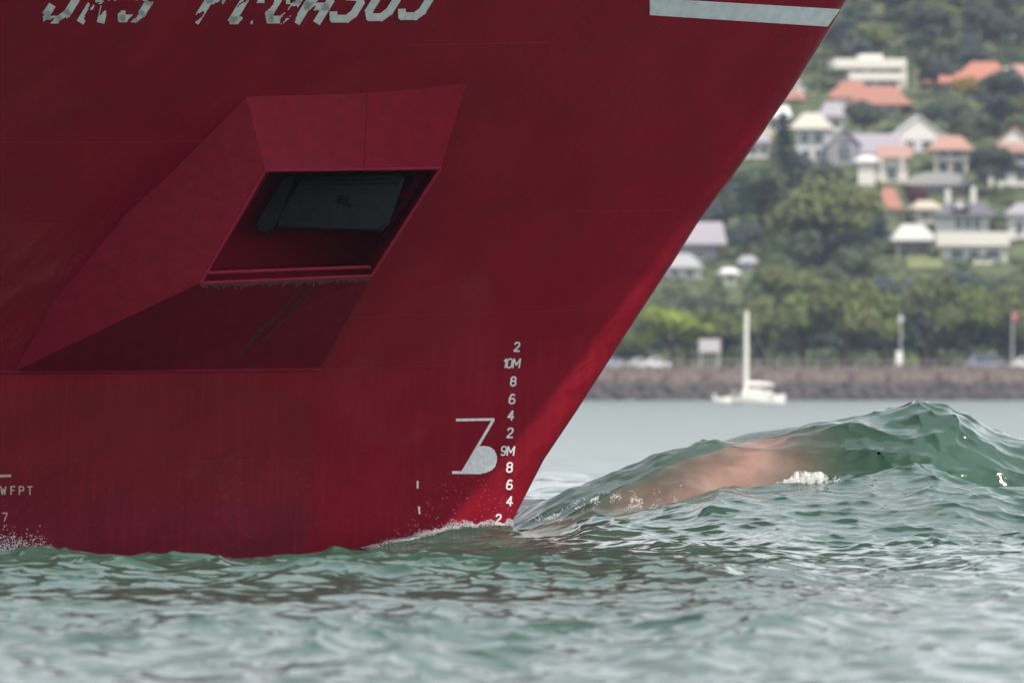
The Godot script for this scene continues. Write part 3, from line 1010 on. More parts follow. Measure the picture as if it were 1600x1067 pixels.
func roof(st: SurfaceTool, x0: float, x1: float, y0: float, y1: float, zf: float, deep: float, hip: float):
	var e := 0.35
	var a := Vector3(x0 - e, y0, zf + e); var b := Vector3(x1 + e, y0, zf + e); var c := Vector3(x1 + e, y0, zf - deep - e); var d := Vector3(x0 - e, y0, zf - deep - e)
	var w := (x1 - x0) * hip
	var p := Vector3(x0 - e + w, y1, zf - deep / 2.0); var q := Vector3(x1 + e - w, y1, zf - deep / 2.0)
	quad(st, a, p, q, b); quad(st, c, q, p, d); tri(st, a, d, p); tri(st, b, q, c)
	var drop := Vector3(0, -0.22, 0)
	quad(st, a + drop, a, b, b + drop); quad(st, b + drop, b, c, c + drop); quad(st, c + drop, c, d, d + drop); quad(st, d + drop, d, a, a + drop)
	quad(st, a + drop, b + drop, c + drop, d + drop)

func window(o: Node3D, x0: float, x1: float, y0: float, y1: float, zf: float, arch: bool):
	var st := begin()
	var t := 0.09
	box(st, Vector3(x0 - t, y0 - t, zf - 0.05), Vector3(x0, y1 + t, zf + 0.07)); box(st, Vector3(x1, y0 - t, zf - 0.05), Vector3(x1 + t, y1 + t, zf + 0.07))
	box(st, Vector3(x0, y0 - t, zf - 0.05), Vector3(x1, y0, zf + 0.07)); box(st, Vector3(x0, y1, zf - 0.05), Vector3(x1, y1 + t, zf + 0.07))
	var xm := (x0 + x1) / 2.0
	if x1 - x0 > 0.9: box(st, Vector3(xm - 0.03, y0, zf - 0.04), Vector3(xm + 0.03, y1, zf + 0.05))
	var f := obj("window", done(st), M.white, o)
	st = begin()
	box(st, Vector3(x0, y0, zf - 0.03), Vector3(x1, y1, zf + 0.012))
	if arch:
		var r := (x1 - x0) / 2.0
		for i in 8:
			var a := PI * i / 8.0; var b := PI * (i + 1) / 8.0
			tri(st, Vector3(xm, y1 + t, zf + 0.02), Vector3(xm - cos(a) * r, y1 + t + sin(a) * r * 0.7, zf + 0.02), Vector3(xm - cos(b) * r, y1 + t + sin(b) * r * 0.7, zf + 0.02))
	obj("pane", done(st), M.glass, f)

func build_houses():
	var white := [0.72, 0.70, 0.65]; var cream := [0.62, 0.57, 0.48]; var grey := [0.30, 0.30, 0.33]; var tile := [0.30, 0.145, 0.115]; var dusk := [0.33, 0.20, 0.17]
	var lilac := [0.27, 0.255, 0.30]; var slate := [0.12, 0.12, 0.15]; var pale := [0.58, 0.58, 0.60]; var orange := [0.35, 0.15, 0.11]
	house("terrace_house", "white flat roofed house with long balconies, highest on the left of the hill", 1360, 138, 0.08, [
		["wall", -30, 54, 0, 32, 0.0, white, 8.0], ["slab", -58, 56, 31, 46, 1.6, white, 9.0], ["slab", -16, 20, 46, 53, 0.6, white, 6.0], ["slab", -34, 54, 12, 24, 1.5, white, 2.0, "balcony"],
		["win", -26, -6, 25, 30, 0.0], ["win", 0, 22, 25, 30, 0.0], ["win", 26, 46, 25, 30, 0.0], ["win", -24, 4, 2, 10, 0.0], ["win", 12, 44, 2, 10, 0.0], ["post", 51, 57, 0, 31, 1.2, white]])
	house("tiled_house", "wide house with dull terracotta hip roofs below the white balconied house", 1358, 178, -0.06, [
		["wall", -52, 50, 0, 14, 0.0, white, 8.0], ["hip", -62, 6, 26, 52, -2.0, tile, 9.0], ["wall", -56, 2, 8, 26, -2.6, pale, 7.0], ["hip", -30, 66, 14, 44, 1.2, tile, 10.0],
		["win", -18, -4, 2, 12, 0.0], ["win", 4, 18, 2, 12, 0.0], ["win", 26, 44, 2, 12, 0.0], ["slab", 44, 50, 36, 50, -4.0, cream, 1.0, "chimney"]])
	house("orange_roof_house", "cream house with bright orange hip roof at the upper right", 1528, 142, -0.1, [
		["wall", -28, 44, 0, 16, 0.0, white, 9.0], ["hip", -36, 52, 15, 45, 1.0, orange, 11.0], ["wall", -80, -28, -6, 14, -3.0, pale, 8.0], ["hip", -88, -20, 13, 33, -2.0, orange, 10.0],
		["win", -22, -8, 2, 12, 0.0], ["win", -2, 10, 2, 12, 0.0], ["win", 18, 34, 2, 12, 0.0]])
	house("white_house", "white house with dark grey roof at the top right edge", 1598, 142, -0.05, [
		["wall", -26, 40, 0, 22, 0.0, white, 8.0], ["ridge", -12, 44, 20, 42, 0.5, dusk, 9.0], ["wall", -28, -14, 0, 36, 1.0, white, 3.0], ["win", -8, 6, 4, 16, 0.0], ["win", 14, 30, 4, 16, 0.0]])
	house("gabled_house", "white gabled house with small terracotta roof beside the stem, upper left", 1240, 158, 0.1, [
		["wall", -18, 16, 0, 16, 0.0, white, 7.0], ["gable", -18, 18, 16, 40, 0.0, white, 7.0, white], ["hip", -28, 18, 2, 16, 2.2, tile, 2.4], ["win", -6, 4, 18, 27, 0.0]])
	house("cream_house", "cream rendered house half hidden by the stem and the tall pine", 1212, 212, 0.1, [
		["wall", -34, 20, 0, 30, 0.0, cream, 8.0], ["ridge", -36, 22, 29, 46, 0.4, pale, 9.0], ["win", -8, 2, 8, 22, 0.0], ["win", 6, 14, 8, 22, 0.0]])
	house("pale_roof_house", "grey white house with pale cream roof right of the tall pine", 1268, 252, -0.12, [
		["wall", -24, 26, 0, 52, 0.0, pale, 8.0], ["hip", -30, 26, 51, 76, 0.6, [0.42, 0.40, 0.36], 9.0], ["win", -16, -4, 28, 44, 0.0], ["win", 4, 18, 28, 44, 0.0], ["win", -14, -2, 4, 18, 0.0], ["win", 6, 18, 4, 18, 0.0]])
	house("small_white_house", "small white house left of the tall pine, close to the stem", 1186, 248, 0.05, [
		["wall", -26, 18, 0, 26, 0.0, white, 7.0], ["hip", -30, 22, 25, 42, 0.5, lilac, 8.0], ["win", -16, -4, 6, 18, 0.0], ["win", 4, 12, 6, 18, 0.0]])
	house("lilac_roof_house", "narrow white house under a dull lilac roof, left of the terracotta roofs", 1304, 206, 0.12, [
		["wall", -10, 16, 0, 24, 0.0, white, 6.0], ["hip", -20, 24, 23, 46, 0.4, lilac, 8.0], ["win", -2, 8, 6, 16, 0.0]])
	house("arched_window_house", "grey gabled house with a tall dark arched window in mid hill", 1320, 258, 0.06, [
		["wall", -26, 24, 0, 30, 0.0, lilac, 8.0], ["gable", -26, 26, 30, 56, 0.0, grey, 9.0, lilac], ["win", -10, 10, 4, 30, 0.0, "arch"], ["wall", 24, 82, 0, 20, -3.0, pale, 7.0], ["ridge", 18, 88, 19, 50, -2.4, lilac, 8.0]])
	house("porch_house", "white house with bright porch and square window below the arched window house", 1378, 286, -0.05, [
		["wall", -30, 40, 0, 40, 0.0, white, 8.0], ["ridge", -4, 44, 39, 58, 0.5, dusk, 9.0], ["wall", -36, -10, -8, 34, 3.0, white, 3.0], ["hip", -38, -6, 33, 42, 3.2, pale, 3.4], ["win", 8, 24, 4, 24, 0.0], ["post", -2, 2, 0, 39, 1.0, white], ["post", 30, 34, 0, 39, 1.0, white]])
	house("grey_gable_house", "large pale house with broad light grey gable above the porch house", 1436, 240, 0.04, [
		["wall", -38, 40, 0, 24, 0.0, pale, 8.0], ["gable", -40, 44, 24, 56, 0.0, pale, 10.0, white], ["win", -20, -6, 4, 18, 0.0], ["win", 6, 22, 4, 18, 0.0]])
	house("columned_house", "white house with columned verandah under a dull red roof", 1486, 272, -0.06, [
		["wall", -24, 26, 0, 36, -1.6, white, 7.0], ["hip", -34, 34, 36, 58, 0.6, dusk, 9.0], ["slab", -26, 28, 18, 23, 0.2, white, 2.0, "balcony"], ["win", -20, -4, 3, 16, -1.6], ["win", 6, 20, 3, 16, -1.6], ["win", -18, 18, 25, 34, -1.6],
		["post", -25, -21, 0, 36, 0.0, white], ["post", -3, 1, 0, 36, 0.0, white], ["post", 22, 26, 0, 36, 0.0, white]])
	house("pink_roof_house", "white two storey house with pinkish gabled roof at the right edge", 1584, 292, -0.08, [
		["wall", -38, 40, 0, 56, 0.0, white, 9.0], ["gable", -40, 44, 56, 92, 0.0, dusk, 10.0, white], ["hip", -42, 30, 54, 68, 1.2, dusk, 1.6], ["win", -26, -10, 8, 32, 0.0], ["win", 6, 24, 8, 32, 0.0], ["win", -24, -10, 40, 50, 0.0], ["win", 4, 22, 40, 50, 0.0]])
	house("curved_roof_house", "low building under a long pale grey curved roof", 1468, 300, 0.0, [
		["wall", -40, 44, 0, 12, -1.0, pale, 7.0], ["dome", -54, 54, 11, 32, 1.0, [0.42, 0.41, 0.42], 8.0], ["win", -24, -4, 2, 10, 0.0]])
	house("red_roof_cottage", "small cottage with steep orange red roof among the trees in mid hill", 1392, 340, 0.1, [
		["wall", -8, 10, 0, 14, 0.0, white, 5.0], ["hip", -14, 16, 13, 46, 0.4, tile, 7.0], ["win", -4, 4, 3, 10, 0.0]])
	house("yellow_house", "cream yellow house left of the dark roofed villa", 1452, 350, 0.12, [
		["wall", -18, 18, 0, 24, 0.0, cream, 7.0], ["hip", -22, 22, 23, 36, 0.4, [0.40, 0.36, 0.29], 8.0], ["win", -10, -2, 6, 16, 0.0], ["win", 4, 12, 6, 16, 0.0]])
	house("dark_roof_villa", "white villa with dark slate roof, white dormer and two tall chimneys", 1506, 366, -0.04, [
		["wall", -44, 40, 0, 30, 0.0, white, 9.0], ["hip", -46, 52, 29, 52, 0.6, slate, 10.0], ["gable", -14, 8, 40, 62, 0.8, slate, 5.0, white], ["slab", -28, -20, 44, 70, -3.5, white, 1.0, "chimney"], ["slab", 12, 20, 44, 74, -3.5, white, 1.0, "chimney"],
		["win", -12, -2, 8, 24, 0.0], ["win", 2, 12, 8, 24, 0.0], ["win", 16, 26, 8, 24, 0.0]])
	house("pavilion_house", "pavilion with light hipped roof and shaded open front above a lawn", 1428, 402, 0.06, [
		["wall", -24, 26, 0, 26, -2.5, cream, 6.0], ["hip", -32, 36, 25, 50, 1.0, [0.42, 0.42, 0.42], 10.0], ["post", -26, -23, 0, 26, 0.4, white], ["post", 25, 28, 0, 26, 0.4, white], ["win", -14, 0, 4, 18, -2.5], ["win", 6, 20, 4, 18, -2.5]])
	house("flat_white_house", "long bright white flat roofed house, lowest on the right of the hill", 1522, 410, -0.05, [
		["wall", -52, 52, 0, 22, 0.0, white, 9.0], ["slab", -58, 56, 24, 46, 1.4, white, 10.0], ["win", -34, -16, 4, 18, 0.0], ["win", -6, 10, 4, 18, 0.0], ["win", 20, 40, 4, 18, 0.0], ["wall", 0, 30, -22, 0, 3.0, white, 3.0]])
	house("edge_house", "white house cut by the right edge at mid height", 1596, 374, 0.0, [
		["wall", -18, 40, 0, 40, 0.0, white, 8.0], ["hip", -22, 44, 39, 58, 0.5, lilac, 9.0], ["win", -8, 4, 8, 28, 0.0]])
	house("lilac_barn", "lilac roofed building with shadowed front beside the lower stem", 1098, 408, 0.1, [
		["wall", -24, 24, 0, 28, -1.2, pale, 8.0], ["ridge", -30, 34, 27, 62, 0.5, lilac, 11.0], ["win", -10, 4, 4, 16, 0.0]])
	house("low_white_house", "low white house just right of the red stem, near the shore trees", 1068, 436, 0.05, [
		["wall", -30, 28, 0, 20, 0.0, white, 7.0], ["hip", -30, 28, 19, 40, 0.4, grey, 7.0], ["win", -18, -8, 4, 14, 0.0], ["win", 4, 16, 4, 14, 0.0]])
	house("white_shed", "small white shed, lower of the two sheds among trees", 1142, 446, 0.1, [
		["wall", -9, 10, 0, 20, 0.0, white, 5.0], ["hip", -12, 13, 19, 27, 0.3, pale, 6.0], ["win", -3, 4, 6, 14, 0.0]])
	house("pale_shed", "small pale shed, higher of the two sheds among trees", 1168, 424, -0.1, [
		["wall", -10, 10, 0, 14, 0.0, pale, 5.0], ["hip", -13, 13, 13, 24, 0.3, grey, 6.0], ["win", -4, 4, 4, 10, 0.0]])
	# a mown lawn below the pavilion
	var st := begin()
	var a := ground_at(1418, 424); var b := ground_at(1474, 424); var c := ground_at(1474, 404); var d := ground_at(1418, 404)
	var lift := Vector3(0, 0.35, 0)
	quad(st, a + lift, d + lift, c + lift, b + lift)
	var lawn := setting("lawn", done(st), worn(mat(lin(0.17, 0.19, 0.09), 0.95, 0.2), M.grain, 0.2))
	house_boxes.append([1418, 1474, 404, 424, -a.z])

# ---------------------------------------------------------------- trees
func leafy(sd: int, lobes: Array, leaves: int, size: float) -> ArrayMesh:
	# leaf clumps spread through lobes; every clump is a bent pair of small faces
	var r := RandomNumberGenerator.new(); r.seed = sd
	var st := begin()
	var total := 0.0
	for l in lobes: total += pow(l[1].x * l[1].y * l[1].z, 0.66)
	for l in lobes:
		var count := int(leaves * pow(l[1].x * l[1].y * l[1].z, 0.66) / total)
		for i in count:
			var dir := Vector3(r.randfn(), r.randfn(), r.randfn()).normalized()
			if dir.y < -0.35: dir.y *= -0.5
			var deep := 1.0 - 0.45 * pow(r.randf(), 2.0) + (0.12 * r.randf() if r.randf() < 0.2 else 0.0)
			var c: Vector3 = l[0] + Vector3(dir.x * l[1].x, dir.y * l[1].y, dir.z * l[1].z) * deep
			var nrm := (dir + Vector3(r.randfn(), r.randfn(), r.randfn()) * 0.55).normalized()
			var a := nrm.cross(Vector3(r.randfn(), r.randfn(), r.randfn())).normalized()
			var b := nrm.cross(a)
			var s := size * r.randf_range(0.55, 1.25)
			var t := r.randf_range(0.6, 1.35)
			st.set_color(Color(t * r.randf_range(0.9, 1.15), t, t * r.randf_range(0.8, 1.1)))
			var m := c + nrm * s * 0.22
			tri(st, c - a * s, m + b * s * 0.55, c + a * s); tri(st, c - a * s, c + a * s, m - b * s * 0.55)
	return done(st)

func wood(sd: int, high: float, spread: float) -> ArrayMesh:
	var r := RandomNumberGenerator.new(); r.seed = sd
	var st := begin()
	var fork := Vector3(r.randf_range(-0.2, 0.2), high * 0.34, 0)
	tube(st, [Vector3(0, -1.2, 0), Vector3(0.05, high * 0.15, 0), fork], [0.42, 0.34, 0.28], 8)
	for k in 6:
		var a := TAU * k / 6.0 + r.randf_range(-0.4, 0.4)
		var tip := Vector3(cos(a) * spread * 0.72, high * r.randf_range(0.62, 0.86), sin(a) * spread * 0.72)
		tube(st, [fork, fork.lerp(tip, 0.5) + Vector3(0, 0.3, 0), tip], [0.2, 0.12, 0.04], 6)
	return done(st)

func broad_lobes(sd: int, high: float, spread: float, count: int) -> Array:
	var r := RandomNumberGenerator.new(); r.seed = sd
	var out_lobes := [[Vector3(0, high * 0.66, 0), Vector3(spread * 0.62, high * 0.3, spread * 0.62)]]
	for k in count:
		var a := TAU * k / count + r.randf_range(-0.35, 0.35)
		var f := r.randf_range(0.45, 0.75)
		var s := r.randf_range(0.28, 0.46)
		out_lobes.append([Vector3(cos(a) * spread * f, high * r.randf_range(0.42, 0.82), sin(a) * spread * f), Vector3(spread * s, high * s * 0.52, spread * s)])
	return out_lobes

func tree_kind(sd: int, high: float, spread: float, lobes: int, leaves: int, size: float) -> Array:
	return [leafy(sd, broad_lobes(sd, high, spread, lobes), leaves, size), wood(sd, high, spread)]

func pine_kind(sd: int) -> Array:
	var r := RandomNumberGenerator.new(); r.seed = sd
	var st := begin()
	var high := 13.0
	for tier in 16:
		var y := 2.0 + (high - 2.2) * tier / 15.0
		var reach := 3.1 * (1.0 - tier / 16.5)
		for k in 9:
			var a := TAU * (k + 0.5 * tier) / 9.0 + r.randf_range(-0.2, 0.2)
			for q in 7:
				var f := (q + 1.0) / 7.0
				var c := Vector3(cos(a) * reach * f, y - 0.3 * f + 0.5 * f * f, sin(a) * reach * f) + Vector3(r.randfn(), r.randfn(), r.randfn()) * 0.12
				var t := r.randf_range(0.6, 1.3)
				st.set_color(Color(t, t, t))
				var s := 0.42
				var d := Vector3(cos(a), 0.2, sin(a)); var e := Vector3(-sin(a), r.randf_range(-0.4, 0.4), cos(a))
				tri(st, c - d * s, c + e * s * 0.6, c + d * s); tri(st, c - d * s, c + d * s, c - e * s * 0.6 + Vector3(0, -0.15, 0))
	var tr := begin(); tube(tr, [Vector3(0, -1.2, 0), Vector3(0, high * 0.5, 0), Vector3(0, high, 0)], [0.35, 0.2, 0.04], 8)
	return [done(st), done(tr)]

func plant_tree(kind: Array, leaf: String, at: Vector3, scale_by: Vector3, turn: float, called: String, label: String, group := "") -> Node3D:
	var o := thing(called, label, "tree", at, turn, group)
	var c := obj("crown", kind[0], M[leaf], o); c.scale = scale_by
	var t := obj("trunk", kind[1], M.trunk, o); t.scale = scale_by
	return o

func build_trees():
	var kinds := []
	for k in 6: kinds.append(tree_kind(100 + k, 9.0, 5.0, 7 + k % 3, 2600, 0.42))
	var pine := pine_kind(200)
	# the row along the coast road: [photo u, top row, half width in pixels, leaf, label]
	var row := [
		[905, 500, 52, "leaf_shore_sunlit", "shore tree partly behind the lowest part of the red stem"],
		[968, 510, 46, "leaf_deep_sunlit", "dark green shore tree nearest the red stem, left end of the row"],
		[1052, 486, 62, "leaf_bright", "bright lime green round tree above the white cars, left in the shore row"],
		[1122, 484, 46, "leaf_olive", "olive tree behind the white roadside shelter"],
		[1192, 470, 54, "leaf_olive", "olive green tree directly behind the sailing boat mast"],
		[1252, 462, 56, "leaf_shore_sunlit", "mid green tree just right of the sailing boat mast"],
		[1322, 444, 62, "leaf_olive", "tallest yellow olive tree in the middle of the shore row"],
		[1388, 458, 54, "leaf_shore_sunlit", "green shore tree behind the tall white lamp post"],
		[1446, 440, 60, "leaf_deep_sunlit", "dark olive tree right of the lamp post in the shore row"],
		[1512, 448, 58, "leaf_shore_sunlit", "dense green tree above the blue grey car on the shore"],
		[1578, 450, 60, "leaf_deep_sunlit", "dark tree behind the red flag at the right end of the shore"],
		[1650, 452, 60, "leaf_shore_sunlit", "green shore tree beyond the right edge of the frame"],
	]
	var n := 0
	for t in row:
		var d := 1541.0 + rng.randf_range(-3, 9)
		var foot := point(t[0], 560, d); foot.y = 4.1
		var s := d / FPX
		var high: float = EYE + (LEVEL - t[1]) * s - 4.1
		plant_tree(kinds[n % 6], t[3], foot, Vector3(t[2] * s / 5.0, high / 8.4, t[2] * s / 5.0), rng.randf() * TAU, "shore_tree", t[4])
		n += 1
	# shrubs close the gap under the crowns: a second, darker row behind
	for i in 13:
		var d := 1566.0 + rng.randf_range(-4, 4)
		var foot := point(880 + i * 62 + rng.randf_range(-10, 10), 560, d); foot.y = ground(foot.x, d)
		plant_tree(kinds[(i * 5 + 1) % 6], "leaf_dark_hazed" if i % 3 else "leaf_blue_hazed", foot, Vector3(1.0, 0.86, 1.0), rng.randf() * TAU, "back_row_tree", "dark tree behind the shore row, " + ["leftmost", "second from left", "third from left", "fourth from left", "fifth from left", "sixth from left", "middle", "sixth from right", "fifth from right", "fourth from right", "third from right", "second from right", "rightmost"][i], "dark trees behind the shore row")
	# trees that stand out on the hill
	var f := ground_at(1224, 326)
	plant_tree(pine, "leaf_pine", f, Vector3(1.25, 1.12, 1.25), 0.4, "pine_tree", "tall dark pine with tiered branches between the pale houses beside the stem")
	f = ground_at(1540, 150)
	plant_tree(kinds[2], "leaf_yellow", ground_at(1508, 168), Vector3(0.55, 0.55, 0.55), 1.0, "yellow_tree", "small golden yellow tree below the bright orange roof")
	plant_tree(kinds[4], "leaf_red", ground_at(1430, 336), Vector3(0.42, 0.5, 0.42), 2.0, "red_leaved_tree", "small dark red leaved tree right of the steep red roofed cottage")
	plant_tree(kinds[1], "leaf_olive", ground_at(1290, 420), Vector3(1.75, 1.55, 1.75), 0.7, "large_tree", "great rounded olive tree filling the middle of the slope")
	plant_tree(kinds[3], "leaf_green_hazed", ground_at(1190, 380), Vector3(1.3, 1.3, 1.3), 2.7, "large_tree", "large mid green tree between the lilac roofed barn and the great olive tree")
	plant_tree(kinds[5], "leaf_dark_hazed", ground_at(1556, 306), Vector3(0.9, 0.9, 0.9), 1.7, "garden_tree", "dark bushy tree above the dark roofed villa at right")
	plant_tree(kinds[0], "leaf_dark_hazed", ground_at(1568, 190), Vector3(1.05, 0.95, 1.05), 0.2, "garden_tree", "dark round tree below the houses at the top right")
	plant_tree(kinds[3], "leaf_dark_hazed", ground_at(1462, 152), Vector3(0.75, 0.8, 0.75), 1.2, "garden_tree", "dark tree standing in front of the left orange roof")
	plant_tree(kinds[2], "leaf_dark_hazed", ground_at(1352, 224), Vector3(0.8, 0.75, 0.8), 2.2, "garden_tree", "dark garden tree above the grey gabled house with arched window")
	# the rest of the wooded slope
	var leaf := ["leaf_green_hazed", "leaf_dark_hazed", "leaf_blue_hazed", "leaf_olive", "leaf_dark_hazed", "leaf_blue_hazed"]
	var placed := 0
	var hill := {}
	for j in 19:
		var d := 1592.0 + j * 27.0
		for i in 15:
			var dd := d + rng.randf_range(-10, 10)
			var u := 872.0 + i * 60.0 + (30.0 if j % 2 else 0.0) + rng.randf_range(-18, 18)
			var x := (u - 800.0) / FPX * dd
			var y := ground(x, dd)
			var v := LEVEL - (y - EYE) / dd * FPX
			var big := rng.randf_range(0.55, 1.0)
			var k := rng.randi() % 6; var turn := rng.randf() * TAU; var lf: String = leaf[rng.randi() % 6]
			if u < 1325 - (v - 0.0) * 0.64 - 110.0 and v > 0: continue       # behind the ship
			var top := v - 9.0 * big / dd * FPX; var wide := 4.6 * big / dd * FPX
			var hides := false
			for h in house_boxes:
				if dd < h[4] + 4.0 and u + wide > h[0] and u - wide < h[1] and top < h[3] - 18.0 and v > h[2]: hides = true
				if absf(dd - h[4] - 4.0) < 9.0 and u + wide * 0.6 > h[0] and u - wide * 0.6 < h[1]: hides = true
			if hides:
				# a low shrub in the garden instead
				continue
			var tone: String = {"leaf_green_hazed": "mid green", "leaf_dark_hazed": "dark green", "leaf_blue_hazed": "bluish green", "leaf_olive": "olive green"}[lf]
			var o := plant_tree(kinds[k], lf, Vector3(x, y, -dd), Vector3(big, big, big), turn, "hill_tree", "", "trees on the wooded hillside")
			var best := 1e9; var near := []
			for h in house_boxes:
				if h.size() < 6: continue
				var gap := Vector2(maxf(0, absf(u - (h[0] + h[1]) / 2) - (h[1] - h[0]) / 2), maxf(0, absf(v - 28.0 - (h[2] + h[3]) / 2) - (h[3] - h[2]) / 2)).length()
				if gap < best: best = gap; near = h
			var side := "right of" if u > near[1] - 6 else "left of" if u < near[0] + 6 else "above" if v - 28.0 < near[2] else "below"
			var key: String = tone + " hill tree " + side + " the " + near[5]
			if not hill.has(key): hill[key] = []
			hill[key].append([best, o])
			placed += 1
	var rank := ["nearest", "second nearest", "third nearest", "fourth nearest", "fifth nearest", "sixth nearest", "seventh nearest", "eighth nearest", "ninth nearest", "tenth nearest", "eleventh nearest", "twelfth nearest"]
	for key in hill:
		var all: Array = hill[key]
		all.sort_custom(func(a, b): return a[0] < b[0])
		for i in all.size(): all[i][1].set_meta("label", key if all.size() == 1 else key + ", the " + rank[mini(i, 11)] + " to it")
	# undergrowth between trees and houses
	var bush := leafy(300, [[Vector3(0, 0.7, 0), Vector3(1.3, 1.0, 1.3)]], 110, 0.34)
	var mm := MultiMesh.new(); mm.transform_format = MultiMesh.TRANSFORM_3D; mm.mesh = bush; mm.instance_count = 2600
	for i in 2600:
		var d := rng.randf_range(1556, 2180); var x := rng.randf_range(0.0, 0.056) * d
		var s := rng.randf_range(0.6, 1.5)
		var u := x / d * FPX + 800.0
		for h in house_boxes:
			if u > h[0] - 22 and u < h[1] + 22 and d > h[4] - 26.0 and d < h[4] + 10.0: s *= 0.5
		mm.set_instance_transform(i, Transform3D(Basis.from_euler(Vector3(0, rng.randf() * TAU, 0)) * Basis.from_scale(Vector3(s, s * 0.9, s)), Vector3(x, ground(x, d) - 0.1, -d)))
	var o := MultiMeshInstance3D.new(); o.name = "undergrowth"; o.multimesh = mm; o.material_override = M.leaf_green_hazed
	add_child(o, true); tag(o, "low green undergrowth covering the hillside between trees and houses", "undergrowth"); o.set_meta("kind", "stuff")
	print("hill trees ", placed)

# ---------------------------------------------------------------- boats
func boat_hull(st: SurfaceTool, long: float, beam: float, free: float, deep: float):
	var n := 14
	var rings := []
	for i in n + 1:
		var t := float(i) / n
		var w := beam / 2.0 * pow(sin(PI * (0.12 + 0.88 * (1.0 - t) ) * 0.56), 0.8) if t < 1.0 else 0.02
		w = beam / 2.0 * (1.0 - pow(t, 2.6)) * (0.72 + 0.28 * sin(PI * minf(t * 1.3, 1.0)))
		var top := free * (0.92 + 0.22 * t * t)
		rings.append([Vector3(long * (t - 0.5), top, w), Vector3(long * (t - 0.5) * 0.97, 0.15, w * 0.88), Vector3(long * (t - 0.5) * 0.9, -deep, 0.02), Vector3(long * (t - 0.5) * 0.97, 0.15, -w * 0.88), Vector3(long * (t - 0.5), top, -w)])
	for i in n:
		for k in 4: quad(st, rings[i][k], rings[i + 1][k], rings[i + 1][k + 1], rings[i][k + 1])
		quad(st, rings[i][4], rings[i + 1][4], rings[i + 1][0], rings[i][0])
	for k in 3: tri(st, rings[0][0], rings[0][k + 1], rings[0][(k + 2) % 5])

func build_boats():
	var d := 1195.0
	var s := d / FPX
	var at := point(1184, 631, d); at.y = 0.0
	var gel := mat(lin(0.80, 0.79, 0.74), 0.35)
	var b := thing("sailing_boat", "white moored sailing boat with bare mast off the far shore", "sailing boat", at)
	var st := begin(); boat_hull(st, 88 * s, 2.3, 0.85, 0.4); obj("hull", done(st), gel, b)
	st = begin()
	slab(st, [[-1.7, 0.8], [-1.5, 1.35], [-0.2, 1.55], [1.3, 1.3], [1.8, 0.85]].map(func(p): return Vector3(p[0], p[1], 0.65)), Vector3(0, 0, -1.3), 0.08)
	var cab := obj("cabin", done(st), gel, b)
	for k in 3:
		st = begin(); box(st, Vector3(-1.1 + k * 0.75, 1.02, 0.64), Vector3(-0.7 + k * 0.75, 1.2, 0.668)); obj("window", done(st), M.glass, cab)
	st = begin(); tube(st, [Vector3(-1.25, 1.2, 0), Vector3(-1.2, 5.0, 0), Vector3(-1.15, EYE + (LEVEL - 486) * s, 0)], [0.26, 0.25, 0.2], 10); obj("mast", done(st), mat(lin(0.74, 0.73, 0.70), 0.4), b)
	st = begin(); tube(st, [Vector3(-1.2, 1.95, 0), Vector3(1.8, 1.85, 0)], [0.07, 0.06], 8)
	var boom := obj("boom", done(st), gel, b)
	st = begin(); tube(st, [Vector3(-1.15, 2.1, 0), Vector3(0.2, 2.06, 0), Vector3(1.6, 1.98, 0)], [0.2, 0.22, 0.12], 10); obj("furled_sail", done(st), M.white, boom)
	for e in [-2.9, 2.85]:
		st = begin(); tube(st, [Vector3(e, 0.9, 0), Vector3(-1.15, EYE + (LEVEL - 490) * s, 0)], [0.012, 0.012], 5); obj("stay", done(st), mat(lin(0.5, 0.5, 0.5), 0.4, 0.5, 0.8), b)
	st = begin()
	for k in 4: tube(st, [Vector3(-2.8 + k * 0.3, 0.9, 0.5), Vector3(-2.8 + k * 0.3, 1.4, 0.5)], [0.02, 0.02], 5)
	tube(st, [Vector3(-2.8, 1.4, 0.5), Vector3(-1.9, 1.4, 0.5)], [0.02, 0.02], 5)
	obj("pulpit", done(st), M.white, b)
	var p2 := point(1130, 631, d - 3.0); p2.y = 0.0
	var g := thing("dinghy", "small white dinghy floating left of the moored sailing boat", "dinghy", p2, 0.5)
	st = begin(); boat_hull(st, 1.9, 1.0, 0.62, 0.1); obj("hull", done(st), gel, g)
	st = begin(); box(st, Vector3(-0.35, 0.6, -0.4), Vector3(-0.1, 0.66, 0.4)); obj("seat", done(st), M.trunk, g)
	st = begin(); box(st, Vector3(-1.12, 0.3, -0.13), Vector3(-0.92, 0.98, 0.13)); obj("outboard_motor", done(st), M.white, g)

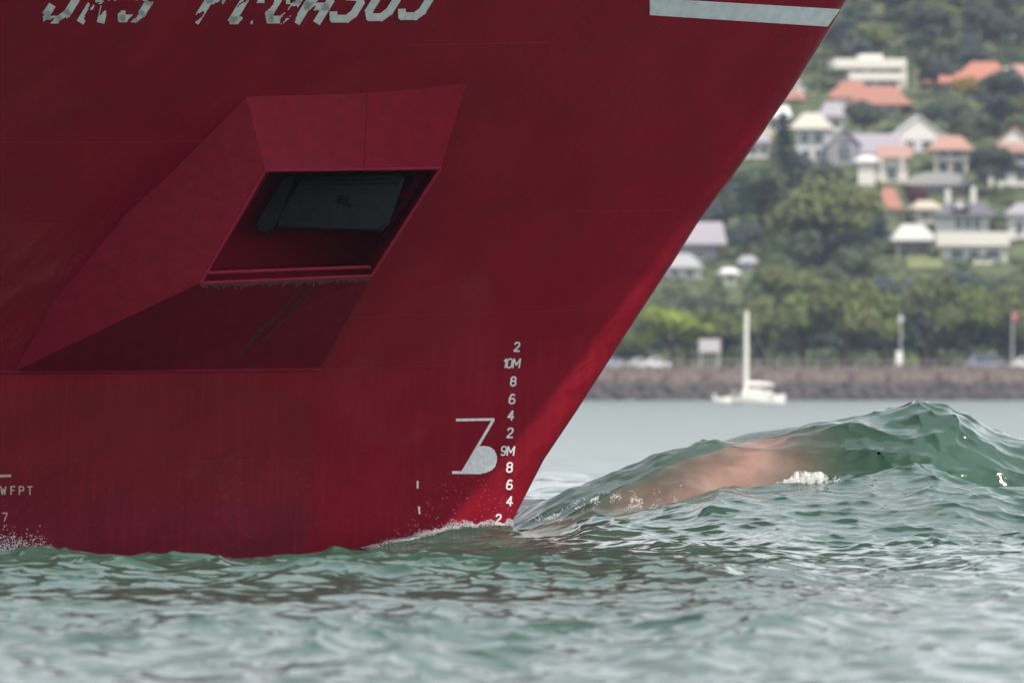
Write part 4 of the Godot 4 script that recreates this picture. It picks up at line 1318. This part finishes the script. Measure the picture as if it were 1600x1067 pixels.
# ---------------------------------------------------------------- promenade: cars, posts, rail, people
func build_car(label: String, u: float, long: float, high: float, c: Color, d: float):
	var at := point(u, 580, d); at.y = 4.165
	var o := thing("parked_car", label, "car", at, 0.0 if rng.randf() < 0.5 else PI)
	var h := long / 2.0
	var body := [[-h, 0.35], [-h + 0.05, 0.75], [-h + 0.9, 0.86], [-h + 1.6, high], [h - 1.3, high], [h - 0.45, 0.9], [h, 0.78], [h, 0.35]]
	var st := begin(); slab(st, body.map(func(p): return Vector3(p[0], p[1], 0.85)), Vector3(0, 0, -1.7), 0.12)
	obj("body", done(st), mat(c, 0.25, 0.5, 0.2), o)
	for k in [[-h + 1.25, -0.1], [0.0, h - 1.25]]:
		st = begin(); slab(st, [[k[0], 0.95], [k[0] + (0.4 if k[0] < -0.2 else 0.0), high - 0.12], [k[1] - (0.3 if k[1] > 0.2 else 0.0), high - 0.12], [k[1], 0.95]].map(func(p): return Vector3(p[0], p[1], 0.87)), Vector3(0, 0, -1.74), 0.02)
		obj("window", done(st), M.glass, o)
	for x in [-h + 0.8, h - 0.8]:
		for z in [-0.8, 0.8]:
			var cy := CylinderMesh.new(); cy.top_radius = 0.31; cy.bottom_radius = 0.31; cy.height = 0.2; cy.radial_segments = 16
			var wh := obj("wheel", cy, mat(lin(0.02, 0.02, 0.02), 0.9), o)
			wh.rotation.x = PI / 2; wh.position = Vector3(x, 0.31, z)

func build_promenade():
	build_car("silver blue car at the left end of the shore road, beside the stem", 962, 3.9, 1.45, lin(0.32, 0.35, 0.42), 1519)
	build_car("small silver car parked under the lime green tree, left of the white car", 1000, 3.5, 1.45, lin(0.50, 0.52, 0.56), 1521)
	build_car("white car under the lime green tree, left of the roadside shelter", 1026, 3.9, 1.55, lin(0.75, 0.76, 0.78), 1518)
	build_car("large blue grey car on the shore road near the right edge", 1542, 6.0, 1.95, lin(0.17, 0.21, 0.28), 1519)
	build_car("white car at the far right end of the shore road", 1602, 3.8, 1.6, lin(0.72, 0.72, 0.72), 1521)
	# shelter
	var d := 1512.0; var s := d / FPX
	var at := point(1110, 578, d); at.y = 4.29
	var o := thing("shelter", "small white roadside shelter on posts under the olive tree", "shelter", at)
	var st := begin(); box(st, Vector3(-1.5, 2.1, -0.9), Vector3(1.35, 3.85, 0.9)); obj("roof_box", done(st), wall_mat([0.48, 0.47, 0.49]), o)
	for x in [-1.3, 1.15]:
		st = begin(); tube(st, [Vector3(x, -0.05, 0.5), Vector3(x, 2.1, 0.5)], [0.14, 0.14], 8); obj("post", done(st), wall_mat([0.38, 0.42, 0.40]), o)
	st = begin(); box(st, Vector3(-1.3, 0, -0.8), Vector3(1.2, 2.09, -0.7)); obj("shaded_gap_panel", done(st), mat(lin(0.16, 0.20, 0.17), 0.7), o)  # stands for the dark gap under the roof, its shade in the colour
	# lamp posts
	for q in [[1408, 488, "tall white lamp post in front of the middle of the shore trees"], [1583, 486, "thin pole carrying the red flag at the right of the shore"]]:
		at = point(q[0], 578, 1508.0); at.y = 4.29
		var high: float = EYE + (LEVEL - q[1]) * s - 4.29
		var lp := thing("lamp_post" if q[0] == 1408 else "flag_pole", q[2], "lamp post" if q[0] == 1408 else "flag pole", at)
		st = begin(); tube(st, [Vector3(0, -0.05, 0), Vector3(0, 2.4, 0), Vector3(0, high, 0)], [0.16, 0.09, 0.06], 8); obj("pole", done(st), wall_mat([0.52, 0.53, 0.55]), lp)
		if q[0] == 1408:
			st = begin(); tube(st, [Vector3(0, high * 0.80, 0.05), Vector3(0, high * 0.86, 0.05), Vector3(0, high * 0.93, 0.05)], [0.18, 0.34, 0.16], 10); obj("lantern", done(st), wall_mat([0.62, 0.64, 0.66]), lp)
		else:
			st = begin()
			for i in 6:
				var x0 := i * 0.13; var x1 := (i + 1) * 0.13
				quad(st, Vector3(x0, high - 1.3, 0.06 * sin(x0 * 7)), Vector3(x0, high - 0.1, 0.06 * sin(x0 * 7)), Vector3(x1, high - 0.1, 0.06 * sin(x1 * 7)), Vector3(x1, high - 1.3, 0.06 * sin(x1 * 7)))
			obj("flag", done(st), mat(lin(0.36, 0.10, 0.13), 0.8), lp)
	# a post box sized white bollard with a lime bush next to it
	at = point(1406, 578, 1506.3); at.y = 4.29
	o = thing("notice_board", "white notice board on the pavement at the foot of the lamp post", "notice board", at)
	st = begin(); box(st, Vector3(-0.4, 0.5, -0.06), Vector3(0.4, 2.2, 0.06)); obj("board", done(st), M.white, o)
	for x in [-0.32, 0.32]:
		st = begin(); box(st, Vector3(x - 0.04, -0.05, -0.14), Vector3(x + 0.04, 2.3, -0.062)); obj("post", done(st), wall_mat([0.4, 0.4, 0.4]), o)
	at = point(1426, 578, 1509.5); at.y = 4.29
	o = thing("lime_bush", "yellow green bush just right of the white notice board", "bush", at)
	var bm := obj("foliage", leafy(310, [[Vector3(0, 0.9, 0), Vector3(0.75, 1.0, 0.7)]], 260, 0.2), M.leaf_bright, o)
	st = begin(); tube(st, [Vector3(0, -0.05, 0), Vector3(0, 0.8, 0)], [0.06, 0.03], 6); obj("stem", done(st), M.trunk, o)
	# low rail along the pavement edge
	o = thing("pavement_rail", "low pale railing along the pavement on the far sea wall", "railing", Vector3(12, 4.45, -1505.2))
	for i in 26:
		st = begin(); box(st, Vector3(i * 2.6, -0.003, -0.05), Vector3(i * 2.6 + 0.12, 0.95, 0.05)); obj("post", done(st), wall_mat([0.42, 0.36, 0.34]), o)
	for y in [0.5, 0.88]:
		st = begin(); box(st, Vector3(0.0, y, 0.053), Vector3(65.0, y + 0.06, 0.1)); obj("rail", done(st), wall_mat([0.42, 0.36, 0.34]), o)

# ---------------------------------------------------------------- foam and spray
func scatter(called: String, label: String, category: String, places: Array, m: Material):
	var mesh := blob(4, 0.3)
	var mm := MultiMesh.new(); mm.transform_format = MultiMesh.TRANSFORM_3D; mm.mesh = mesh; mm.instance_count = places.size()
	for i in places.size():
		var p: Array = places[i]
		mm.set_instance_transform(i, Transform3D(Basis.from_euler(Vector3(rng.randf() * TAU, rng.randf() * TAU, 0)) * Basis.from_scale(Vector3(p[1], p[1] * rng.randf_range(0.6, 1.0), p[1])), p[0]))
	var o := MultiMeshInstance3D.new(); o.name = numbered(called); o.multimesh = mm; o.material_override = m
	add_child(o, true); tag(o, label, category); o.set_meta("kind", "stuff")

func sea_under(u: float, v: float) -> Vector3:     # first sea point met by the sight line through a photo point
	var d := 100.0
	while d < 150.0:
		var p := point(u, v, d)
		if sea_height(p.x, p.z) >= p.y: return p
		d += 0.15
	return point(u, v, 131.0)

func build_foam():
	var list := []
	# breaking crest over the bulb
	var c := ship_at + head * 3.1 + out * 1.98
	var tuft := FastNoiseLite.new(); tuft.seed = 61; tuft.frequency = 5.0; tuft.fractal_octaves = 3
	for i in 40000:
		var x := rng.randf_range(-0.45, 0.30); var z := rng.randf_range(-0.24, 0.18)
		var thick := smoothstep(-0.5, 0.05, x) * smoothstep(0.32, 0.08, x) - pow(absf(z - 0.25 * x) / 0.2, 2.0) * 0.8 + 0.7 * tuft.get_noise_2d(x * 0.9 + 3.0, z * 0.6)
		if thick < 0.22 or rng.randf() > pow(clampf((thick - 0.2) * 1.4, 0, 1), 1.5): continue
		if tuft.get_noise_2d(x * 2.2 + 7.0, z * 1.4) < -0.16: continue
		var p := Vector3(c.x + x, 0, c.z + z)
		p = sea_point(p.x, p.z, 0.06)
		p.y += 0.12 * thick * pow(rng.randf(), 1.6)
		list.append([p, rng.randf_range(0.0015, 0.0045)])
	scatter("breaking_foam", "patch of white foam breaking on the side of the bow wave", "foam", list, M.foam)
	list = []
	for i in 2600:
		var f := rng.randf(); var from := ship_at + head * (0.25 + 1.6 * f) + out * (0.5 + 0.75 * f + rng.randfn(0, 0.09))
		if tuft.get_noise_2d(from.x * 0.7, from.z * 0.5) < 0.04: continue
		var p := sea_point(from.x, from.z, 0.06); p.y += 0.025 * pow(rng.randf(), 2.0)
		list.append([p, rng.randf_range(0.0015, 0.005)])
	scatter("foam_line", "thin line of white foam where the bow wave lifts off the stem", "foam", list, M.foam)
	list = []
	for i in 9000:
		var u := 95.0 - 190.0 * sqrt(rng.randf()); var lift := (0.14 + 0.26 * absf(rng.randfn(0, 0.6)) * pow(rng.randf(), 0.6)) * clampf((95.0 - u) / 50.0, 0, 1)
		var q := hull_ay(u, 862); var p := hull(q.x, 0.0) + ship_at + out * (0.12 + 0.3 * rng.randf())
		p.y = sea_height(p.x, p.z) + lift
		list.append([p, rng.randf_range(0.002, 0.007)])
	scatter("wash_foam", "ragged white wash thrown up along the hull at the left edge", "foam", list, M.foam)
	list = []
	for i in 3600:
		var u := 560.0 + 240.0 * pow(rng.randf(), 0.8); var q := hull_ay(u, 835); var p := hull(q.x, 0.0) + ship_at + out * (0.03 + 0.4 * rng.randf())
		var heap := 0.5 + 0.9 * tuft.get_noise_2d(p.x * 0.8, 2.0)
		p.y = sea_height(p.x, p.z) + 0.09 * heap * smoothstep(560, 680, u) * pow(rng.randf(), 2.0)
		if rng.randf() < 0.06: p.y += 0.6 * pow(rng.randf(), 1.5) * smoothstep(560, 720, u)
		list.append([p, rng.randf_range(0.0015, 0.0045)])
	scatter("bow_spray", "fine spray and droplets coloured grey as shaded against the hull below the draft marks", "spray", list, M.spray)
